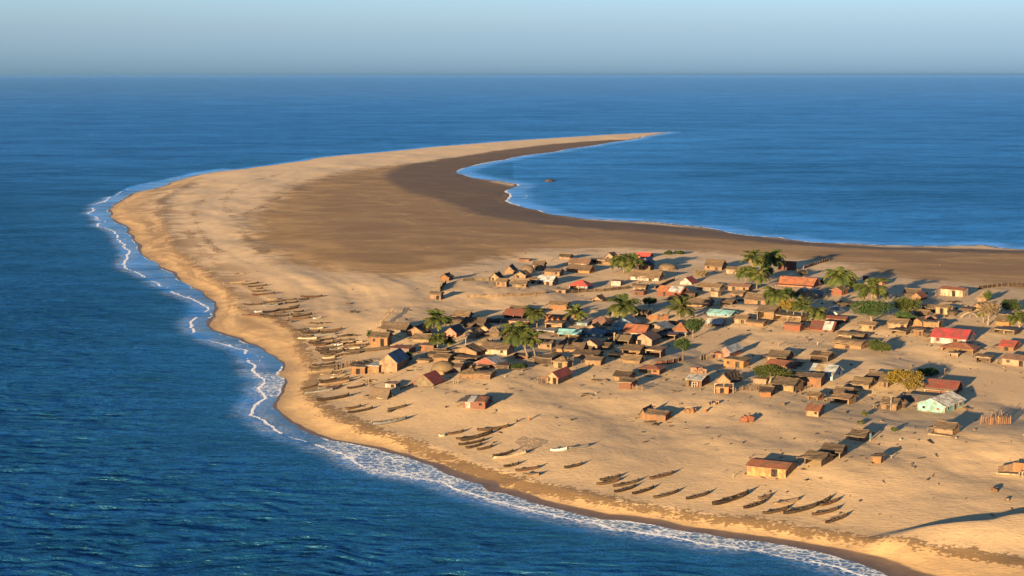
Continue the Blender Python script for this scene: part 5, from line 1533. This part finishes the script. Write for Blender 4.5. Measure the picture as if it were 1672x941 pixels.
for x in BL:
    a, b = ground(*x['a']), ground(*x['b'])
    d = b - a; L = float(np.linalg.norm(d[:2])); k = ppm((a + b) / 2)
    # steep lines of sight stretch a small rise into depth: keep real boat lengths
    across = abs(x['b'][0] - x['a'][0]) / k
    if L > max(9.5, 1.6 * across): L_use = max(across * 1.25, min(L, 9.5))
    else: L_use = L
    L_use = min(L_use, 11)
    c = (a + b) / 2
    W = min(1.0, max(.56, .10 * L_use)); H = min(.95, max(.55, .10 * L_use))
    root = thing('canoe', x['label'], 'canoe', (c[0], c[1], float(height(c[None, :2])[0]) - .06), math.atan2(d[1], d[0]), 'canoes drawn up on the beach')
    hx = d[:2] / np.linalg.norm(d[:2]) * L_use / 2
    zz = height(np.array([c[:2] - hx, c[:2] + hx]))
    root.rotation_euler = (rb.uniform(-.12, .12), -math.atan2(zz[1] - zz[0], L_use), math.atan2(d[1], d[0]))
    root.location.z = float(zz.mean()) - .04
    root.scale = (L_use, W, H)
    link('hull', HULLS[x['col']], root)
    for s in TH: link('thwart', TH[s], root)
    for s in GUN: link('gunwale', GUN[s], root)
    if x['o']:
        link('outrigger_float', FLOAT, root)
        for s in BOOM: link('outrigger_boom', BOOM[s], root)

# a brown sheet on the sand, standing in for a ring-shaped shadow
p = ground(*px_('K', 150, 560)); me = MB(); rs = random.Random(9); n = 22
vs = []
w2 = lambda a: 1 + .22 * math.sin(3 * a + .6) + .12 * math.sin(7 * a)
for i in range(n):
    for j in range(n):
        a_ = 2 * math.pi * j / n; f = i / (n - 1); X, Y = 2.6 * f * w2(a_) * math.cos(a_), 5.5 * f * w2(a_) * math.sin(a_)
        zz = float(height(np.array([[p[0] + X, p[1] + Y]]))[0]) - p[2]
        vs.append((X + rs.uniform(-.1, .1), Y + rs.uniform(-.15, .15), zz + (.02 + rs.random() * .07 * (1 - f) if i < n - 1 else -.1)))
me.add(vs, [(i * n + j, i * n + (j + 1) % n, (i + 1) * n + (j + 1) % n, (i + 1) * n + j) for i in range(n - 1) for j in range(n)])
thing('shade_sheet', 'brown patch on the sand above the cream canoe, standing in for shadow', 'shade_patch', tuple(p), 0, None, data=me.mesh('shade_sheet', MATS['shade_patch']))

# ---------------------------------------------------------------- palms and trees
def frond_crown(seed, n=20, droop=1.0):
    """palm crown of unit radius: arching fronds with two rows of leaflets each"""
    rs = random.Random(seed); m = MB()
    for k in range(n):
        az = 2 * math.pi * (k + rs.uniform(-.35, .35)) / n * 1.0 + (k % 3) * .4
        el = rs.choice((1.25, .95, .65, .35, .1)) + rs.uniform(-.15, .15)
        ln = rs.uniform(.85, 1.12); seg = 9
        pts = []; p = Vector((0, 0, 0)); e = el
        for i in range(seg + 1):
            pts.append(p.copy())
            st = ln / seg
            p = p + Vector((math.cos(az) * math.cos(e), math.sin(az) * math.cos(e), math.sin(e))) * st
            e -= (1.75 * droop + rs.uniform(-.1, .1)) / seg * (.5 + i / seg)
        side = Vector((-math.sin(az), math.cos(az), 0))
        m.tube(pts, [.014 - .011 * i / seg for i in range(seg + 1)], 3, cap=False)
        nl = 17
        for i in range(1, nl):
            f = i / nl * seg; a = int(f); q = pts[a].lerp(pts[min(a + 1, seg)], f - a)
            d = (pts[min(a + 1, seg)] - pts[a]).normalized()
            l = .30 * math.sin(math.pi * (.16 + .80 * i / nl)) ** .7 * rs.uniform(.8, 1.1)
            for s in (-1, 1):
                tip = q + side * (s * l * .80) + d * (l * .55) + Vector((0, 0, -l * rs.uniform(.25, .6)))
                w_ = d * .044
                mid = q.lerp(tip, .5) + Vector((0, 0, l * .08))
                m.add([q - w_ * .6, q + w_ * .6, mid + w_, tip, mid - w_], [(0, 1, 2, 3, 4)])
    return m
CROWNS = [frond_crown(s, n, dr).mesh('crown', MATS['palmleaf']) for s, n, dr in ((1, 28, 1.0), (2, 32, 1.15), (3, 25, .85), (4, 30, 1.3))]
DEADF = [frond_crown(s, 7, 2.2).mesh('dry_fronds', MATS['dry']) for s in (11, 12)]

PALMS = '''
F 330 262 320 135 118 | feathery palm at the front left of the crowded huts
F 320 442 320 315 80 | short pale trunked palm below the first palm
F 420 412 432 335 55 | small yellowish palm right of the pale trunked palm
F 1185 505 1092 262 150 | tall pale palm leaning left over the long cream house
F 1265 530 1215 325 98 | thinner palm just right of the tall leaning one
F 1278 205 1255 70 92 | palm between the dull red and the orange houses
G 240 160 235 75 92 | palm behind the big brown hipped roof
B 462 325 470 222 118 | left stem of the big back palms behind the long white house
B 545 335 545 225 95 | right stem of the big back palms behind the long white house
B 398 778 455 645 132 | broad palm above the pale blue gabled house
B 995 792 1010 655 112 | palm with a dark leafy tree at its right foot
C 160 445 158 325 88 | leftmost palm of the tall central clump
C 266 482 272 345 105 | front palm of the tall central clump
C 402 340 398 195 112 | right rear palm of the tall central clump
C 232 400 228 195 90 | thin topmost palm of the tall central clump
C 1116 497 1068 372 132 | lone palm right of the large orange red roof
C 1376 640 1368 488 142 | lone spreading palm above the flat topped tree
C 486 722 455 545 112 | bent palm with a yellow stem
C 706 792 690 640 88 | dark slim palm right of the long pole shelter
C 850 797 832 705 92 | short yellow green palm left of the striped roof
D 1556 872 1550 770 92 | yellow green palm at the far right edge
D 1210 805 1210 700 60 | ragged young palm under the bare branching tree
'''
rp_ = random.Random(21)
for i, ln in enumerate(PALMS.strip().splitlines()):
    a, label = ln.split('|'); r, xb, yb, xc, yc, rad = a.split(); xb, yb, xc, yc, rad = map(float, (xb, yb, xc, yc, rad))
    p = ground(*px_(r, xb, yb)); k = ppm(p) * ZOOM
    h = (yb - yc) / k; lean = (xc - xb) / k; cr = rad / k * 1.48
    root = thing('palm_tree', label.strip(), 'palm', tuple(p), 0, 'palm trees among the huts')
    ly = rp_.uniform(-.5, .5)
    q = MB(); n = 9; pts = []; rad_ = []
    for j in range(n + 1):
        f = j / n
        pts.append((lean * f ** 1.7, ly * f ** 1.5, -.5 + (h + .5) * f)); rad_.append(.24 * (1 - .45 * f) + (.16 if j == 0 else 0))
    q.tube(pts, rad_, 8); q.build('trunk', MATS['bark'], root, smooth=True)
    c = link('crown', CROWNS[i % 4], root); c.location = (lean, ly, h); c.scale = (cr, cr, cr * .95); c.rotation_euler = (0, 0, rp_.uniform(0, 6))
    if i % 2 == 0:
        c = link('dry_fronds', DEADF[i % 4 // 2], root); c.location = (lean, ly, h - .1); c.scale = (cr * .75,) * 3; c.rotation_euler = (0, 0, rp_.uniform(0, 6))

def tree(label, r, xb, yb, xc, yc, rw, rh, m, name='broadleaf_tree', dens=1.0, bare=False, flat_top=False, grp='leafy trees among the huts'):
    rs = random.Random(label)
    p = ground(*px_(r, xb, yb)); k = ppm(p) * ZOOM
    cz = max(rh / k * .55, (yb - yc) / k); cx = (xc - xb) / k; W, H = 1.12 * rw / k, 1.12 * rh / k
    root = thing(name, label, 'bush' if name == 'bush' else 'tree', tuple(p), 0, grp)
    t = MB()
    base = [(0, 0, -.5), (cx * .2, 0, max(.2, (cz - H) * .5)), (cx * .5, 0, max(.35, cz - H * .7))]
    r0 = max(.07, min(.28, W * .08))
    t.tube(base, [r0 * 1.3, r0, r0 * .8], 7)
    tips = []
    nb = 9 if not bare else 13
    for i in range(nb):
        a = 2 * math.pi * i / nb + rs.uniform(-.3, .3); el = rs.uniform(.1, 1.2)
        e = Vector((cx + math.cos(a) * math.cos(el) * W * .8, math.sin(a) * math.cos(el) * W * .8, cz + (math.sin(el) - .35) * H * .9))
        s = Vector(base[2]); mid = s.lerp(e, .5) + Vector((rs.uniform(-.1, .1) * W, rs.uniform(-.1, .1) * W, rs.uniform(0, .12) * H))
        t.tube([s, mid, e], [r0 * .55, r0 * .35, r0 * .14], 5); tips.append(e)
        for _ in range(3 if not bare else 6):
            f = mid.lerp(e, rs.random()); e2 = f + Vector((rs.uniform(-1, 1), rs.uniform(-1, 1), rs.uniform(-.2, .9))) * W * .32
            t.tube([f, e2], [r0 * .22, r0 * .06], 4); tips.append(e2)
    t.build('trunk', MATS['bark'], root)
    # clumps of leaves through the volume of the crown
    m_ = MB(); nclump = int(270 * dens)
    lobes = []
    for i in range(11):
        a = rs.uniform(0, 2 * math.pi); rr = math.sqrt(rs.random()) * .72
        lobes.append((math.cos(a) * rr * W, math.sin(a) * rr * W, rs.uniform(-.35, .55) * H * (1 - rr * .7), rs.uniform(.3, .5)))
    for c in range(nclump):
        lx, ly, lz, ls = rs.choice(lobes)
        d = Vector((rs.gauss(0, 1), rs.gauss(0, 1), rs.gauss(0, 1))).normalized()
        rad = rs.uniform(.55, 1.05)
        q = Vector((lx, ly, lz)) + Vector((d.x * W * ls, d.y * W * ls, d.z * H * ls * (.6 if flat_top else .9))) * rad
        q += Vector((cx, 0, cz))
        for _ in range(rs.randint(14, 24)):
            o = q + Vector((rs.gauss(0, .085), rs.gauss(0, .085), rs.gauss(0, .07))) * (W + H) * .7
            s = rs.uniform(.13, .24)
            u = Vector((rs.gauss(0, 1), rs.gauss(0, 1), rs.gauss(0, .5))).normalized(); v = u.orthogonal().normalized()
            v = (Matrix.Rotation(rs.uniform(0, 6), 3, u) @ v)
            m_.add([o - u * s, o + v * s * .5, o + u * s, o - v * s * .5], [(0, 1, 2, 3)])
    if dens > 0: m_.build('crown', MATS[m], root)

tree('dark leafy tree at the right foot of a palm in the crowded middle', 'G', 1362, 310, 1360, 190, 82, 92, 'leafd', dens=1.1)
tree('small round headed tree with pale trunk on the sand slope', 'G', 1265, 526, 1265, 372, 72, 68, 'leafd', dens=.9)
tree('wide round green tree behind the thatched hut with bright corner', 'H', 680, 745, 718, 628, 158, 76, 'leafg', dens=1.7)
tree('golden brown bushy tree on the right sand', 'I', 525, 815, 522, 705, 182, 100, 'leafy', dens=2.0)
tree('flat topped green tree below the spreading palm', 'C', 1378, 795, 1335, 665, 200, 84, 'leafd', dens=2.0, flat_top=True)
tree('yellow green bushy tree beside the bent palm', 'C', 548, 755, 570, 645, 95, 72, 'leafy', dens=1.0)
tree('dark leafy tree inside the tall central palm clump', 'C', 375, 380, 378, 300, 60, 70, 'leafd', dens=.9)
tree('dark tree behind the bent palm', 'C', 600, 600, 592, 520, 75, 62, 'leafd', dens=.9)
tree('green tree right of the flat topped one', 'D', 440, 745, 478, 648, 118, 86, 'leafg', dens=1.2)
tree('dark green tree directly in front of the green one', 'D', 472, 805, 474, 745, 85, 58, 'leafd', dens=1.0)
tree('dark round tree at the far right', 'D', 1490, 722, 1492, 642, 92, 70, 'leafd', dens=1.1)
tree('bare branching tree at the far right', 'D', 1252, 832, 1262, 672, 120, 100, 'dry', name='bare_tree', dens=.35, bare=True)
BG = 'bushes among the huts'
tree('leafless pale bush behind the large orange red roof', 'C', 700, 362, 695, 325, 70, 40, 'dry', name='bush', dens=.12, bare=True, grp=BG)
tree('bright green bush on the sand left of the footpaths', 'I', 268, 442, 268, 382, 102, 62, 'leafg', name='bush', dens=1.0, grp=BG)
tree('green bush on the left corner of the tall narrow hut', 'E', 806, 330, 806, 275, 42, 52, 'leafd', name='bush', dens=.6, grp=BG)
tree('grey brown bush behind the red and white gabled house', 'B', 1195, 362, 1192, 330, 66, 32, 'dry', name='bush', dens=.7, grp=BG)
tree('left one of two dark bushes at the back edge', 'B', 888, 150, 888, 133, 40, 18, 'leafd', name='bush', dens=.6, grp=BG)
tree('right one of two dark bushes at the back edge', 'B', 1000, 150, 1000, 134, 42, 18, 'leafd', name='bush', dens=.6, grp=BG)
tree('low green bush among the roofs left of the half red roof', 'B', 705, 652, 706, 598, 68, 42, 'leafg', name='bush', dens=.7, grp=BG)
tree('dark trailing bush on the sand right of the red painted front', 'F', 1080, 595, 1080, 575, 85, 22, 'leafd', name='bush', dens=.8, grp=BG)
tree('black low bush behind the large dark red roof', 'I', 735, 668, 735, 630, 95, 30, 'leafd', name='bush', dens=.9, grp=BG)
tree('dark bush under the lone palm', 'C', 1180, 470, 1180, 440, 62, 34, 'leafd', name='bush', dens=.7, grp=BG)
tree('dark scrub left of the lone palm', 'C', 905, 440, 905, 415, 34, 26, 'leafd', name='bush', dens=.6, grp=BG)
tree('leafy bush on the peaked thatched hut at the far right', 'D', 1245, 602, 1240, 550, 46, 52, 'leafg', name='bush', dens=.6, grp=BG)
tree('tiny green plant on the sand, upper of three left of the turquoise house', 'M', 112, 285, 112, 265, 28, 16, 'leafg', name='plant', dens=.25, grp='small plants in the sand')
tree('tiny green plant on the sand, middle of three left of the turquoise house', 'M', 82, 372, 82, 352, 32, 14, 'leafg', name='plant', dens=.25, grp='small plants in the sand')
tree('tiny green plant on the sand, lowest of three left of the turquoise house', 'M', 395, 448, 395, 418, 24, 20, 'leafg', name='plant', dens=.25, grp='small plants in the sand')
tree('green creeper on the flat grey building', 'E', 1168, 545, 1165, 490, 24, 60, 'leafd', name='plant', dens=.35, grp='small plants in the sand')

# small litter nobody could count: chips of wood, reed and shell on the trodden sand
rs = random.Random(77)
q = MB(); cand = []
FT = np.array(FOOT)
for _ in range(2200):
    if rs.random() < .86:
        f = FOOT[rs.randrange(len(FOOT))]; cand.append((f[0] + rs.gauss(0, 5), f[1] + rs.gauss(0, 9)))
    else:
        cand.append(tuple(flat(rs.uniform(380, 1700), rs.uniform(430, 850), 2.5)))
cand = np.array(cand)
ok = inside(cand, POLY) & (dist_line(cand, OUTW) > 14)
cand = cand[ok]; zc = height(cand)
for (x, y), z in zip(cand, zc):
    if (np.hypot(FT[:, 0] - x, FT[:, 1] - y) < FT[:, 2] * .8).any(): continue
    s_ = rs.uniform(.06, .22) * (1.6 if rs.random() < .08 else 1)
    M_ = Matrix.Translation((x, y, z)) @ Matrix.Rotation(rs.uniform(0, 3.1), 4, 'Z') @ Matrix.Rotation(rs.uniform(-.3, .3), 4, 'Y')
    if rs.random() < .55: q.box(-s_ * 3, s_ * 3, -s_ * .35, s_ * .35, -.02, s_ * .6, M_)
    else: q.box(-s_, s_, -s_ * .8, s_ * .7, -.05, s_ * 1.2, M_)
me = q.mesh('litter', MATS['wood'])
me.materials.append(MATS['woodd']); me.materials.append(MATS['cream'])
idx = np.repeat(np.random.RandomState(5).choice([0, 1, 1, 0, 1, 0, 2], len(me.polygons) // 6 + 1), 6)[:len(me.polygons)]
me.polygons.foreach_set('material_index', idx.astype(np.int32))
o = link('litter', me); o['kind'] = 'stuff'; o['label'] = 'chips of wood and reed scattered over the trodden sand'; o['category'] = 'litter'
